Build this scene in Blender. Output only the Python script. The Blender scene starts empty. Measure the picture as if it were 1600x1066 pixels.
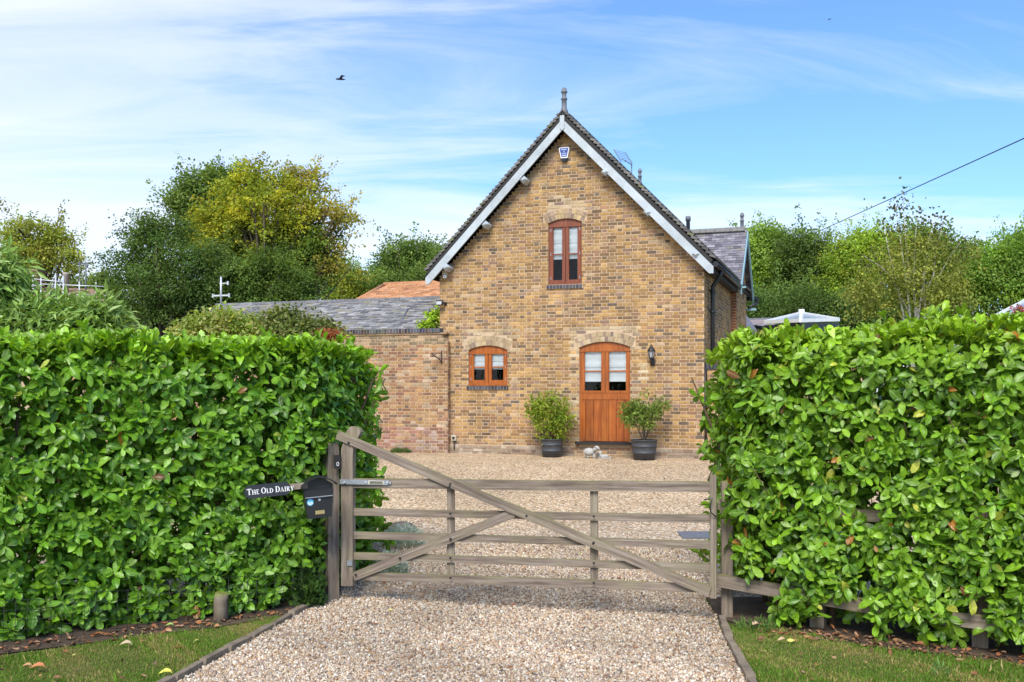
import bpy, math, random
import numpy as np
from mathutils import Vector, Matrix
random.seed(7); rng = np.random.default_rng(7)
S = bpy.context.scene
COL = S.collection
# ---------------------------------------------------------------- camera
CAMZ = 2.07; FPX = 1550.0; HOR = 610.0
cd = bpy.data.cameras.new('camera'); cam = bpy.data.objects.new('camera', cd); COL.objects.link(cam)
cam.location = (0, 0, CAMZ); cam.rotation_euler = (math.radians(90), 0, 0)
cd.sensor_width = 36; cd.lens = 36*FPX/1600; cd.shift_y = (HOR-533)/1600.0
cd.clip_end = 3000; cd.clip_start = 0.05
S.camera = cam
# ---------------------------------------------------------------- light
SUN_EL, SUN_AZ = 46, 190
S.view_settings.view_transform = 'Standard'; S.view_settings.look = 'None'
S.view_settings.gamma = 1; S.view_settings.exposure = 0.78
sl = bpy.data.lights.new('sun', 'SUN'); sl.energy = 2.6; sl.angle = math.radians(26); sl.color = (1, .945, .85)
so = bpy.data.objects.new('sun', sl); COL.objects.link(so)
el, az = math.radians(SUN_EL), math.radians(SUN_AZ)
sd = Vector((math.sin(az)*math.cos(el), math.cos(az)*math.cos(el), math.sin(el)))
so.rotation_euler = sd.to_track_quat('Z', 'Y').to_euler(); so.location = sd*50
# node helper ---------------------------------------------------
class NT:
    def __init__(s, tree): s.t = tree; s.n = tree.nodes; s.l = tree.links
    def add(s, typ, **kw):
        n = s.n.new(typ)
        for k, v in kw.items():
            if k.startswith('i_'):
                key = k[2:]; key = int(key) if key.isdigit() else key.replace('_', ' ')
                s.set(n, key, v)
            else: setattr(n, k, v)
        return n
    def set(s, n, key, v):
        if isinstance(v, bpy.types.NodeSocket): s.l.new(v, n.inputs[key])
        else:
            if isinstance(v, tuple) and len(v) == 3 and n.inputs[key].type == 'RGBA': v = v+(1,)
            n.inputs[key].default_value = v
    def math(s, op, a, b=0.0, c=0.0, clamp=False):
        n = s.n.new('ShaderNodeMath'); n.operation = op; n.use_clamp = clamp
        for i, v in enumerate((a, b, c)):
            if i < len(n.inputs): s.set(n, i, v)
        return n.outputs[0]
    def mix(s, f, a, b, blend='MIX'):
        n = s.n.new('ShaderNodeMix'); n.data_type = 'RGBA'; n.blend_type = blend
        s.set(n, 0, f); s.set(n, 6, a); s.set(n, 7, b); return n.outputs[2]
    def noise(s, vec, scale, detail=3, rough=.55, col=False):
        n = s.n.new('ShaderNodeTexNoise'); n.inputs['Scale'].default_value = scale
        n.inputs['Detail'].default_value = detail; n.inputs['Roughness'].default_value = rough
        if vec is not None: s.l.new(vec, n.inputs['Vector'])
        return n.outputs['Color' if col else 'Fac']
    def ramp(s, f, stops, interp='LINEAR'):
        n = s.n.new('ShaderNodeValToRGB'); e = n.color_ramp; e.interpolation = interp
        while len(e.elements) < len(stops): e.elements.new(.5)
        for el_, (p, c) in zip(e.elements, stops):
            el_.position = p
            if not isinstance(c, tuple): c = (c, c, c)
            el_.color = c+(1,)
        s.set(n, 0, f); return n.outputs[0]
    def mapping(s, vec, scale=(1, 1, 1), rot=(0, 0, 0), loc=(0, 0, 0)):
        n = s.n.new('ShaderNodeMapping'); s.l.new(vec, n.inputs[0])
        n.inputs['Scale'].default_value = scale; n.inputs['Rotation'].default_value = rot; n.inputs['Location'].default_value = loc
        return n.outputs[0]
# ---------------------------------------------------------------- world
W = bpy.data.worlds.new('World'); S.world = W; W.use_nodes = True
w = NT(W.node_tree); w.n.clear()
sky = w.add('ShaderNodeTexSky', sky_type='NISHITA', sun_disc=False, sun_elevation=el, sun_rotation=az, altitude=50)
sky.air_density = 1.0; sky.dust_density = 0.6; sky.ozone_density = 2.2
tc = w.add('ShaderNodeTexCoord'); gen = tc.outputs['Generated']
sx = w.add('ShaderNodeSeparateXYZ'); w.l.new(gen, sx.inputs[0])
zc = w.math('ADD', w.math('MAXIMUM', sx.outputs[2], 0.0), 0.12)
cx = w.math('DIVIDE', sx.outputs[0], zc); cy = w.math('DIVIDE', sx.outputs[1], zc)
cv = w.add('ShaderNodeCombineXYZ'); w.l.new(cx, cv.inputs[0]); w.l.new(cy, cv.inputs[1])
v1 = w.mapping(cv.outputs[0], scale=(.30, .85, 1), rot=(0, 0, math.radians(-12)), loc=(3.1, 1.7, 0))
wz = w.noise(v1, 1.3, 2, .5, col=True)
v2 = w.add('ShaderNodeVectorMath', operation='MULTIPLY_ADD'); w.l.new(wz, v2.inputs[0]); v2.inputs[1].default_value = (.9, .9, 0); w.l.new(v1, v2.inputs[2])
n1 = w.math('MULTIPLY_ADD', w.math('SUBTRACT', w.noise(v2.outputs[0], 1.1, 12, .62), .5), 1.45, .5)
# cloudier to the left and low down
side = w.math('MULTIPLY', sx.outputs[0], -0.32)
low = w.math('MULTIPLY_ADD', sx.outputs[2], -0.38, 0.15)
cm = w.math('ADD', w.math('ADD', n1, side), low)
cmask = w.ramp(cm, [(.42, 0.0), (.51, .22), (.60, .62), (.80, 1.0)])
skyc = w.mix(1.0, sky.outputs[0], (.66, .875, 1.10), 'MULTIPLY')
final = w.mix(w.math('MULTIPLY', cmask, .76), skyc, (5.3, 5.45, 5.95))
bg = w.add('ShaderNodeBackground'); w.l.new(final, bg.inputs[0]); bg.inputs[1].default_value = 0.125
wo = w.add('ShaderNodeOutputWorld'); w.l.new(bg.outputs[0], wo.inputs[0])

# ================================================================ materials
MAT = {}
def pm(name, color=None, rough=.6, build=None, spec=.5, metal=0.0):
    if name in MAT: return MAT[name]
    m = bpy.data.materials.new(name); m.use_nodes = True
    t = NT(m.node_tree); b = t.n['Principled BSDF']
    if color: b.inputs['Base Color'].default_value = color+(1,)
    b.inputs['Roughness'].default_value = rough; b.inputs['Specular IOR Level'].default_value = spec; b.inputs['Metallic'].default_value = metal
    if build: build(t, b, m)
    MAT[name] = m; return m
def obc(t): return t.add('ShaderNodeTexCoord').outputs['Object']
def attr(t, n, out='Color'): return t.add('ShaderNodeAttribute', attribute_name=n).outputs[out]
def bump(t, b, h, strength=.3, dist=.01):
    n = t.add('ShaderNodeBump'); n.inputs['Strength'].default_value = strength; n.inputs['Distance'].default_value = dist
    t.set(n, 'Height', h); t.l.new(n.outputs[0], b.inputs['Normal'])
def noisy(color, scale=8, amount=.35, bs=.15, bd=.004, bscale=60):
    def f(t, b, m):
        o = obc(t); n = t.noise(o, scale, 6, .65)
        k = t.ramp(n, [(.25, 1-amount), (.75, 1+amount*.6)])
        t.l.new(t.mix(1.0, color, k, 'MULTIPLY'), b.inputs['Base Color'])
        bump(t, b, t.noise(o, bscale, 4), bs, bd)
    return f
def m_leaf(name, rough, transl, veins=True, spec=.5):
    def f(t, b, m):
        c = attr(t, 'col')
        if veins:
            mid = attr(t, 'mid', 'Fac')
            c = t.mix(t.ramp(mid, [(.0, .5), (.09, .32), (.13, 0.0)]), c, (.42, .55, .16))
            o = obc(t); c = t.mix(1.0, c, t.ramp(t.noise(o, 30, 3), [(.3, .72), (.7, 1.25)]), 'MULTIPLY')
            bump(t, b, t.noise(o, 45, 3), .35, .01)
        t.l.new(c, b.inputs['Base Color'])
        tr = t.add('ShaderNodeBsdfTranslucent')
        t.l.new(t.mix(1.0, c, (1.35, 1.25, .4), 'MULTIPLY'), tr.inputs[0])
        mx = t.add('ShaderNodeMixShader'); mx.inputs[0].default_value = transl
        t.l.new(b.outputs[0], mx.inputs[1]); t.l.new(tr.outputs[0], mx.inputs[2])
        t.l.new(mx.outputs[0], t.n['Material Output'].inputs[0])
    return pm(name, rough=rough, build=f, spec=spec)
m_leaf('laurel_leaf', .31, .27, True, .36)
m_leaf('tree_leaf', .65, .48, False, .15)
m_leaf('grass_blade', .6, .3, False, .2)
def f_brick(t, b, m):
    c = attr(t, 'col'); o = obc(t)
    n = t.noise(o, 22, 6, .7)
    c = t.mix(1.0, c, t.ramp(n, [(.25, .62), (.5, 1.0), (.78, 1.3)]), 'MULTIPLY')
    n2 = t.noise(o, 1.3, 4, .6)
    c = t.mix(1.0, c, t.ramp(n2, [(.3, .70), (.7, 1.20)]), 'MULTIPLY')
    st_ = t.noise(t.mapping(o, scale=(3.2, 3.2, .5)), 1.1, 5, .65)
    c = t.mix(t.ramp(st_, [(.50, 0.0), (.70, .50)]), c, (.15, .11, .08))
    sz_ = t.add('ShaderNodeSeparateXYZ'); t.l.new(o, sz_.inputs[0])
    damp = t.math('MULTIPLY', t.ramp(t.math('MULTIPLY_ADD', t.noise(o, 2.2, 5, .7), 1.1, sz_.outputs[2]), [(.45, .65), (1.0, 0.0)]), .8)
    c = t.mix(damp, c, (.24, .19, .15))
    sp = t.ramp(t.noise(o, 90, 2), [(.60, 0.0), (.72, .6)])
    c = t.mix(sp, c, (.09, .06, .045))
    t.l.new(c, b.inputs['Base Color']); bump(t, b, t.noise(o, 70, 4), .5, .004)
pm('brick', rough=.92, build=f_brick, spec=.15)
def f_mortar(t, b, m):
    o = obc(t); n = t.noise(o, 5, 6, .7)
    c = t.ramp(n, [(.25, (.40, .29, .19)), (.55, (.56, .42, .28)), (.8, (.66, .52, .37))])
    t.l.new(c, b.inputs['Base Color']); bump(t, b, t.noise(o, 120, 3), .4, .003)
pm('mortar', rough=.95, build=f_mortar, spec=.1)
def f_mortar2(t, b, m):
    o = obc(t); n = t.noise(o, 3, 6, .7)
    c = t.ramp(n, [(.25, (.36, .25, .17)), (.55, (.53, .39, .26)), (.8, (.64, .50, .38))])
    t.l.new(c, b.inputs['Base Color']); bump(t, b, t.noise(o, 120, 3), .4, .003)
pm('old_mortar', rough=.95, build=f_mortar2, spec=.1)
pm('slate', rough=.55, spec=.4, build=lambda t, b, m: (t.l.new(t.mix(1.0, attr(t, 'col'), t.ramp(t.noise(obc(t), 12, 6, .7), [(.25, .6), (.75, 1.35)]), 'MULTIPLY'), b.inputs['Base Color']), bump(t, b, t.noise(obc(t), 50, 4), .4, .004)))
pm('paint_grey', rough=.6, build=noisy((.47, .52, .55), 2.2, .34, .1))
pm('paint_blue', rough=.5, build=noisy((.28, .46, .52), 3, .18, .05))
pm('black_plastic', rough=.38, build=noisy((.018, .018, .02), 6, .3, .05))
pm('black_iron', rough=.5, build=noisy((.02, .02, .022), 6, .3, .1))
pm('dark_board', rough=.8, build=noisy((.03, .028, .027), 6, .3, .1))
pm('white_paint', rough=.5, build=noisy((.78, .79, .78), 5, .12, .03))
pm('cream_plastic', rough=.5, build=noisy((.60, .55, .42), 8, .15, .03))
pm('fabric_blind', rough=.9, build=noisy((.93, .97, .97), 3, .12, .2, .01, 9), spec=.1)
pm('galvanised', rough=.45, metal=.55, build=noisy((.42, .45, .48), 9, .25, .05))
pm('brass', rough=.35, metal=.7, build=noisy((.62, .48, .22), 9, .15, .02))
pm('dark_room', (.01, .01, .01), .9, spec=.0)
pm('lead', rough=.6, build=noisy((.16, .17, .19), 8, .3, .1))
pm('scaffold', rough=.4, metal=.3, build=noisy((.62, .64, .66), 5, .2, .05))
pm('stone', rough=.85, build=noisy((.42, .38, .33), 14, .4, .5, .01, 30))
pm('kerb', rough=.9, build=noisy((.25, .195, .14), 5, .6, .6, .01, 30))
pm('statue_stone', rough=.85, build=noisy((.46, .45, .42), 30, .5, .6, .01, 60))
pm('statue_dark', rough=.85, build=noisy((.20, .19, .18), 30, .4, .6, .01, 60))
pm('soil', rough=.95, build=noisy((.085, .055, .035), 6, .5, .8, .02, 40))
pm('pot_grey', rough=.55, build=noisy((.055, .058, .066), 6, .3, .1))
pm('bark', rough=.95, build=noisy((.11, .085, .06), 6, .5, .8, .02, 25))
pm('birch_bark', rough=.8, build=noisy((.55, .52, .47), 4, .6, .4, .01, 25))
pm('twig', rough=.9, build=noisy((.12, .075, .045), 14, .4, .3))
pm('sign_slate', rough=.5, build=noisy((.022, .026, .034), 8, .25, .1))
pm('white_letter', (.85, .85, .84), .5)
pm('sticker_blue', (.10, .42, .66), .4)
pm('alarm_blue', (.035, .07, .30), .35)
pm('alarm_white', (.80, .80, .84), .35)
pm('alarm_dark', (.012, .012, .03), .3)
pm('alarm_print', (.45, .55, .80), .4)
pm('lamp_glass', (.42, .44, .45), .25)
pm('bird_dark', (.03, .035, .05), .8)
pm('conservatory_glass', rough=.25, build=noisy((.34, .39, .45), 2, .1, .02))
def f_varnish(t, b, m):
    o = obc(t); v = t.mapping(o, scale=(14, 14, .9))
    n = t.noise(v, 1.6, 8, .65)
    c = t.ramp(n, [(.25, (.20, .045, .008)), (.5, (.36, .095, .014)), (.75, (.50, .165, .026))])
    c = t.mix(1.0, c, attr(t, 'col'), 'MULTIPLY')
    c = t.mix(1.0, c, t.ramp(t.noise(o, 2.5, 4), [(.3, .78), (.7, 1.12)]), 'MULTIPLY')
    t.l.new(c, b.inputs['Base Color']); bump(t, b, n, .15, .003)
pm('varnished_wood', rough=.38, build=f_varnish)
def f_varnish2(t, b, m):
    o = obc(t); v = t.mapping(o, scale=(14, 14, .9))
    n = t.noise(v, 1.6, 8, .65)
    c = t.ramp(n, [(.25, (.12, .030, .014)), (.5, (.21, .058, .024)), (.75, (.28, .085, .035))])
    t.l.new(c, b.inputs['Base Color']); bump(t, b, n, .15, .003)
pm('dark_varnished_wood', rough=.42, build=f_varnish2)
def f_gatewood(t, b, m):
    u = attr(t, 'grain', 'Vector')
    n = t.noise(u, 5, 8, .7); o = obc(t)
    c = t.ramp(n, [(.28, (.08, .058, .045)), (.5, (.235, .182, .145)), (.72, (.42, .35, .29))])
    blot = t.noise(o, 3.2, 5, .65)
    c = t.mix(t.ramp(blot, [(.42, 0.0), (.68, .5)]), c, (.20, .18, .10))
    kn = t.add('ShaderNodeTexVoronoi'); kn.inputs['Scale'].default_value = 2.6; t.l.new(u, kn.inputs['Vector'])
    c = t.mix(t.ramp(kn.outputs['Distance'], [(.03, .75), (.09, 0.0)]), c, (.05, .035, .028))
    c = t.mix(1.0, c, t.ramp(t.noise(o, 1.6, 4, .6), [(.3, .78), (.7, 1.2)]), 'MULTIPLY')
    g = t.add('ShaderNodeNewGeometry'); sz = t.add('ShaderNodeSeparateXYZ'); t.l.new(g.outputs['Normal'], sz.inputs[0])
    alg = t.math('MULTIPLY', t.ramp(sz.outputs[2], [(.35, 0.0), (.75, 1.0)]), t.ramp(t.noise(o, 6, 4), [(.25, .45), (.55, .95)]))
    c = t.mix(alg, c, (.19, .22, .04))
    t.l.new(c, b.inputs['Base Color']); bump(t, b, n, .6, .006)
pm('gate_wood', rough=.88, build=f_gatewood, spec=.2)
def f_gravel(t, b, m):
    g = t.add('ShaderNodeNewGeometry').outputs['Position']
    vo = t.add('ShaderNodeTexVoronoi'); vo.inputs['Scale'].default_value = 52; t.l.new(g, vo.inputs['Vector'])
    vo2 = t.add('ShaderNodeTexVoronoi'); vo2.inputs['Scale'].default_value = 30; t.l.new(g, vo2.inputs['Vector'])
    s1 = t.add('ShaderNodeSeparateColor'); t.l.new(vo.outputs['Color'], s1.inputs[0])
    c = t.ramp(s1.outputs[0], [(.0, (.10, .075, .06)), (.13, (.30, .20, .13)), (.35, (.52, .37, .24)), (.6, (.66, .52, .38)), (.8, (.55, .48, .43)), (.93, (.86, .80, .72))])
    s2 = t.add('ShaderNodeSeparateColor'); t.l.new(vo2.outputs['Color'], s2.inputs[0])
    c = t.mix(1.0, c, t.ramp(s2.outputs[1], [(0.0, .55), (.3, .9), (1.0, 1.15)]), 'MULTIPLY')
    # warmer and more golden away from the gate
    sp = t.add('ShaderNodeSeparateXYZ'); t.l.new(g, sp.inputs[0])
    yy = t.math('MULTIPLY_ADD', t.noise(g, .35, 4), 5.0, sp.outputs[1])
    f = t.ramp(t.math('DIVIDE', yy, 30.0), [(.45, 0.0), (.58, 1.0)])
    c = t.mix(1.0, c, t.mix(f, (.92, .91, .88), (1.10, 1.0, .80)), 'MULTIPLY')
    c = t.mix(1.0, c, t.ramp(t.noise(g, .9, 5, .7), [(.3, .80), (.7, 1.14)]), 'MULTIPLY')
    t.l.new(c, b.inputs['Base Color'])
    bump(t, b, t.math('SUBTRACT', 1.0, vo.outputs['Distance']), .9, .015)
pm('gravel', rough=.85, build=f_gravel, spec=.2)
pm('pebble', rough=.7, spec=.3, build=lambda t, b, m: t.l.new(t.mix(1.0, attr(t, 'col'), t.ramp(t.noise(obc(t), 60, 3), [(.3, .8), (.7, 1.15)]), 'MULTIPLY'), b.inputs['Base Color']))
pm('dry_leaf', rough=.7, spec=.3, build=lambda t, b, m: t.l.new(attr(t, 'col'), b.inputs['Base Color']))
def f_lawn(t, b, m):
    g = t.add('ShaderNodeNewGeometry').outputs['Position']
    n = t.noise(g, 2.2, 6, .7)
    c = t.ramp(n, [(.3, (.07, .11, .02)), (.52, (.13, .16, .035)), (.7, (.24, .19, .09))])
    c = t.mix(t.ramp(t.noise(g, 60, 3), [(.35, .6), (.7, 0.0)]), c, (.045, .04, .02))
    t.l.new(c, b.inputs['Base Color']); bump(t, b, t.noise(g, 90, 4), .8, .02)
pm('lawn', rough=.95, build=f_lawn, spec=.1)
def f_glass(t, b, m):
    gl = t.add('ShaderNodeBsdfGlossy'); gl.inputs['Roughness'].default_value = .02
    tr = t.add('ShaderNodeBsdfTransparent'); tr.inputs[0].default_value = (.97, .98, .98, 1)
    fr = t.add('ShaderNodeFresnel'); fr.inputs[0].default_value = 1.45
    mx = t.add('ShaderNodeMixShader'); t.l.new(fr.outputs[0], mx.inputs[0])
    t.l.new(tr.outputs[0], mx.inputs[1]); t.l.new(gl.outputs[0], mx.inputs[2]); t.l.new(mx.outputs[0], t.n['Material Output'].inputs[0])
pm('glass', build=f_glass)
pm('coloured', rough=.85, spec=.2, build=lambda t, b, m: (t.l.new(t.mix(1.0, attr(t, 'col'), t.ramp(t.noise(obc(t), 20, 5), [(.3, .75), (.7, 1.2)]), 'MULTIPLY'), b.inputs['Base Color']), bump(t, b, t.noise(obc(t), 60, 3), .3, .004)))

# ================================================================ mesh builder
class MB:
    """collects faces, then build() links them as one mesh object"""
    def __init__(s): s.v = []; s.f = []; s.mi = []; s.c = []; s.g = []; s.sm = []; s.mats = []; s.cur = 0; s.col = (1, 1, 1); s.smooth = False
    def mat(s, name):
        m = MAT[name]
        if m not in s.mats: s.mats.append(m)
        s.cur = s.mats.index(m); return s
    def addv(s, pts, grain=None):
        i = len(s.v); s.v += [tuple(p) for p in pts]
        s.g += [tuple(q) for q in (grain if grain is not None else pts)]
        return i
    def face(s, idx, smooth=None):
        s.f.append(tuple(idx)); s.mi.append(s.cur); s.c.append(s.col); s.sm.append(s.smooth if smooth is None else smooth)
    def box(s, c, size, R=None, taper=None):
        hx, hy, hz = size[0]/2, size[1]/2, size[2]/2
        P = [Vector((x*hx, y*hy, z*hz)) for z in (-1, 1) for y in (-1, 1) for x in (-1, 1)]
        if taper:
            for k in (4, 5, 6, 7): P[k].x *= taper; P[k].y *= taper
        if R is not None: P = [R @ p for p in P]
        i = s.addv([Vector(c)+p for p in P])
        for q in ((0, 2, 3, 1), (4, 5, 7, 6), (0, 1, 5, 4), (2, 6, 7, 3), (0, 4, 6, 2), (1, 3, 7, 5)): s.face([i+k for k in q], False)
    def bx(s, x0, x1, y0, y1, z0, z1): s.box(((x0+x1)/2, (y0+y1)/2, (z0+z1)/2), (abs(x1-x0), abs(y1-y0), abs(z1-z0)))
    def prism(s, poly, fmap, y0, y1):
        """poly: 2-D outline (counter-clockwise seen from the front), fmap(a, b, depth) -> xyz"""
        n = len(poly); i = s.addv([fmap(a, b, y0) for a, b in poly]+[fmap(a, b, y1) for a, b in poly])
        s.face([i+k for k in range(n)], False); s.face([i+n+k for k in reversed(range(n))], False)
        for k in range(n): s.face((i+k, i+n+k, i+n+(k+1) % n, i+(k+1) % n), False)
    def bar(s, p0, p1, h, t, up=None, chamfer=0):
        p0, p1 = Vector(p0), Vector(p1); d = (p1-p0); L = d.length; d.normalize()
        up = Vector(up) if up else Vector((0, 0, 1))
        n = d.cross(up); n.normalize(); u = n.cross(d); u.normalize()
        off = random.random()*9
        seg = max(1, int(L/.25)); rings = []
        prof = [(-1, -1), (1, -1), (1, 1), (-1, 1)]
        pts = []; gr = []
        for k in range(seg+1):
            q = p0+d*(L*k/seg); wob = random.uniform(-1, 1)*.003*(h > .05)
            for a, b in prof:
                pts.append(q+n*(a*t/2)+u*(b*h/2+wob)); gr.append((L*k/seg*.35+off, a*t*3, b*h*4))
        i = s.addv(pts, gr)
        for k in range(seg):
            for j in range(4):
                a = i+k*4+j; b2 = i+k*4+(j+1) % 4; s.face((a, b2, b2+4, a+4), False)
        s.face((i+3, i+2, i+1, i), False); e = i+seg*4; s.face((e, e+1, e+2, e+3), False)
    def tube(s, pts, rad, n=8, cap=True, smooth=True):
        pts = [Vector(p) for p in pts]
        if not isinstance(rad, (list, tuple)): rad = [rad]*len(pts)
        prev = None; i0 = len(s.v); up = Vector((0, 0, 1))
        for k, p in enumerate(pts):
            d = (pts[min(k+1, len(pts)-1)]-pts[max(k-1, 0)]).normalized()
            if prev is None:
                a = d.cross(up); a = a if a.length > .05 else d.cross(Vector((1, 0, 0)))
            else: a = prev-d*prev.dot(d)
            a.normalize(); prev = a; b = d.cross(a)
            s.addv([p+(a*math.cos(2*math.pi*j/n)+b*math.sin(2*math.pi*j/n))*rad[k] for j in range(n)])
        for k in range(len(pts)-1):
            for j in range(n):
                a = i0+k*n+j; b = i0+k*n+(j+1) % n; s.face((a, b, b+n, a+n), smooth)
        if cap:
            s.face([i0+j for j in reversed(range(n))], False); e = i0+(len(pts)-1)*n; s.face([e+j for j in range(n)], False)
    def lathe(s, prof, c=(0, 0, 0), n=20, smooth=True, sx=1, sy=1):
        i0 = len(s.v); c = Vector(c)
        for r, z in prof: s.addv([c+Vector((r*sx*math.cos(2*math.pi*j/n), r*sy*math.sin(2*math.pi*j/n), z)) for j in range(n)])
        for k in range(len(prof)-1):
            for j in range(n):
                a = i0+k*n+j; b = i0+k*n+(j+1) % n; s.face((a, b, b+n, a+n), smooth)
        s.face([i0+j for j in reversed(range(n))], False); e = i0+(len(prof)-1)*n; s.face([e+j for j in range(n)], False)
    def blob(s, c, r, R=None, nu=12, nv=8, rough=0.0):
        c = Vector(c); i0 = len(s.v); pts = []
        for a in range(nv+1):
            th = math.pi*a/nv
            for b in range(nu):
                ph = 2*math.pi*b/nu; k = 1+random.uniform(-rough, rough)
                p = Vector((math.sin(th)*math.cos(ph)*r[0], math.sin(th)*math.sin(ph)*r[1], math.cos(th)*r[2]))*k
                if R is not None: p = R @ p
                pts.append(c+p)
        s.addv(pts)
        for a in range(nv):
            for b in range(nu):
                p = i0+a*nu+b; q = i0+a*nu+(b+1) % nu; s.face((p, p+nu, q+nu, q), True)
    def build(s, name, parent=None, loc=(0, 0, 0), rotz=0):
        me = bpy.data.meshes.new(name); me.from_pydata(s.v, [], s.f)
        for m in s.mats: me.materials.append(m)
        me.polygons.foreach_set('material_index', s.mi); me.polygons.foreach_set('use_smooth', s.sm)
        a = me.attributes.new('col', 'FLOAT_COLOR', 'FACE'); a.data.foreach_set('color', np.array([c+(1,) for c in s.c], 'f').ravel())
        g = me.attributes.new('grain', 'FLOAT_VECTOR', 'POINT'); g.data.foreach_set('vector', np.array(s.g, 'f').ravel())
        me.update()
        o = bpy.data.objects.new(name, me); COL.objects.link(o); o.location = loc; o.rotation_euler = (0, 0, rotz)
        if parent: o.parent = parent
        return o
def tag(o, label=None, cat=None, group=None, kind=None):
    if label: o['label'] = label
    if cat: o['category'] = cat
    if group: o['group'] = group
    if kind: o['kind'] = kind
    return o
def empty(name, loc, label, cat, rotz=0, group=None):
    o = bpy.data.objects.new(name, None); COL.objects.link(o); o.location = loc; o.rotation_euler = (0, 0, rotz)
    o.empty_display_size = .1
    return tag(o, label, cat, group)
def scatter(name, tv, tf, M, P, C, mat, mid=None, parent=None, smooth=True, loc=(0, 0, 0)):
    """many copies of one small template fused into one mesh. M (N,3,3) maps the template, P (N,3) places it, C (N,3) colours it"""
    tv = np.asarray(tv, float); N = len(P); nv = len(tv)
    V = np.einsum('nij,vj->nvi', M, tv)+P[:, None, :]
    lens = [len(f) for f in tf]; flat = np.concatenate([np.array(f) for f in tf]); nl = len(flat); nf = len(tf)
    idx = (flat[None, :]+(np.arange(N)*nv)[:, None]).ravel().astype(np.int32)
    st = np.concatenate([[0], np.cumsum(lens)[:-1]]); starts = (st[None, :]+(np.arange(N)*nl)[:, None]).ravel().astype(np.int32)
    me = bpy.data.meshes.new(name); me.vertices.add(N*nv); me.loops.add(N*nl); me.polygons.add(N*nf)
    me.vertices.foreach_set('co', V.astype('f').ravel()); me.loops.foreach_set('vertex_index', idx); me.polygons.foreach_set('loop_start', starts)
    me.polygons.foreach_set('use_smooth', np.full(N*nf, smooth))
    a = me.attributes.new('col', 'FLOAT_COLOR', 'FACE')
    cc = np.ones((N, nf, 4), 'f'); cc[:, :, :3] = C[:, None, :]; a.data.foreach_set('color', cc.ravel())
    if mid is not None:
        g = me.attributes.new('mid', 'FLOAT', 'POINT'); g.data.foreach_set('value', np.tile(np.asarray(mid, 'f'), N))
    me.materials.append(MAT[mat]); me.update(calc_edges=True); me.validate()
    o = bpy.data.objects.new(name, me); COL.objects.link(o); o.location = loc
    if parent: o.parent = parent
    return o
def norm(a): return a/np.maximum(np.linalg.norm(a, axis=-1, keepdims=True), 1e-9)
def frames(d, nrm):
    """columns: x = leaf axis d, y = across, z = leaf normal"""
    x = norm(d); y = norm(np.cross(nrm, x)); z = np.cross(x, y)
    return np.stack([x, y, z], axis=-1)
def at(px, py, Y): return Vector(((px-800)/FPX*Y, Y, CAMZ-(py-HOR)/FPX*Y))

# ================================================================ ground
YST = [-60, 0, 4, 7, 9.5, 11, 12.5, 14, 15.5, 17, 18.5, 20, 22, 26, 60, 150, 900]
def gz(y):
    t = min(max((y-9.3)/11.2, 0), 1); return .62*(t*t*(3-2*t)*.5+t*.5)
GZ = [gz(y) for y in YST]
def gi(y): return float(np.interp(y, YST, GZ))
def sheet(name, xs_fn, y0, y1, dz, mat, nx=1, **kw):
    ys = [y0]+[y for y in YST if y0 < y < y1]+[y1]
    if kw.get('fine'):
        k = kw['fine']; ys = sorted(set(ys+[y0+(y1-y0)*i/k for i in range(k+1)]))
    b = MB().mat(mat); rows = []
    for y in ys:
        xa, xb = xs_fn(y); rows.append([xa+(xb-xa)*i/nx for i in range(nx+1)])
        b.addv([(x, y, gi(y)+dz) for x in rows[-1]])
    for r in range(len(ys)-1):
        for i in range(nx):
            a = r*(nx+1)+i; b.face((a, a+1, a+nx+2, a+nx+1), True)
    return b.build(name)
o = sheet('ground', lambda y: (-700, 700), -60, 900, 0, 'lawn'); tag(o, kind='structure')
XL = lambda y: float(np.interp(y, [0, 7.03, 9.44, 9.9], [-3.9, -2.36, -1.89, -1.80]))
XR = lambda y: float(np.interp(y, [0, 7.03, 8.2, 9.1, 9.9], [1.0, 1.655, 1.75, 1.87, 1.9]))
o = sheet('drive', lambda y: (XL(y), XR(y)), 1, 9.8, .006, 'gravel', fine=14); tag(o, kind='structure')
o = sheet('gravel_yard', lambda y: (-11, 11), 9.8, 30, .006, 'gravel'); tag(o, kind='structure')
# soil bed under each hedge
def bed(name, pts):
    b = MB().mat('soil'); i = b.addv([(x, y, gi(y)+.012) for x, y in pts]); b.face([i+k for k in range(len(pts))]); return tag(b.build(name), kind='structure')
bed('planting_bed', [(-7, 5.9), (-4.2, 7.62), (-3.2, 8.22), (-2.55, 8.62), (-2.12, 9.0), (-1.86, 9.5), (-1.75, 9.79), (-3, 9.79), (-7, 9.3)])
bed('planting_bed', [(1.86, 9.0), (1.98, 8.72), (2.35, 8.30), (2.9, 7.95), (3.7, 7.5), (7, 5.5), (7, 9.3), (3, 9.79), (1.92, 9.79)])

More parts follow.
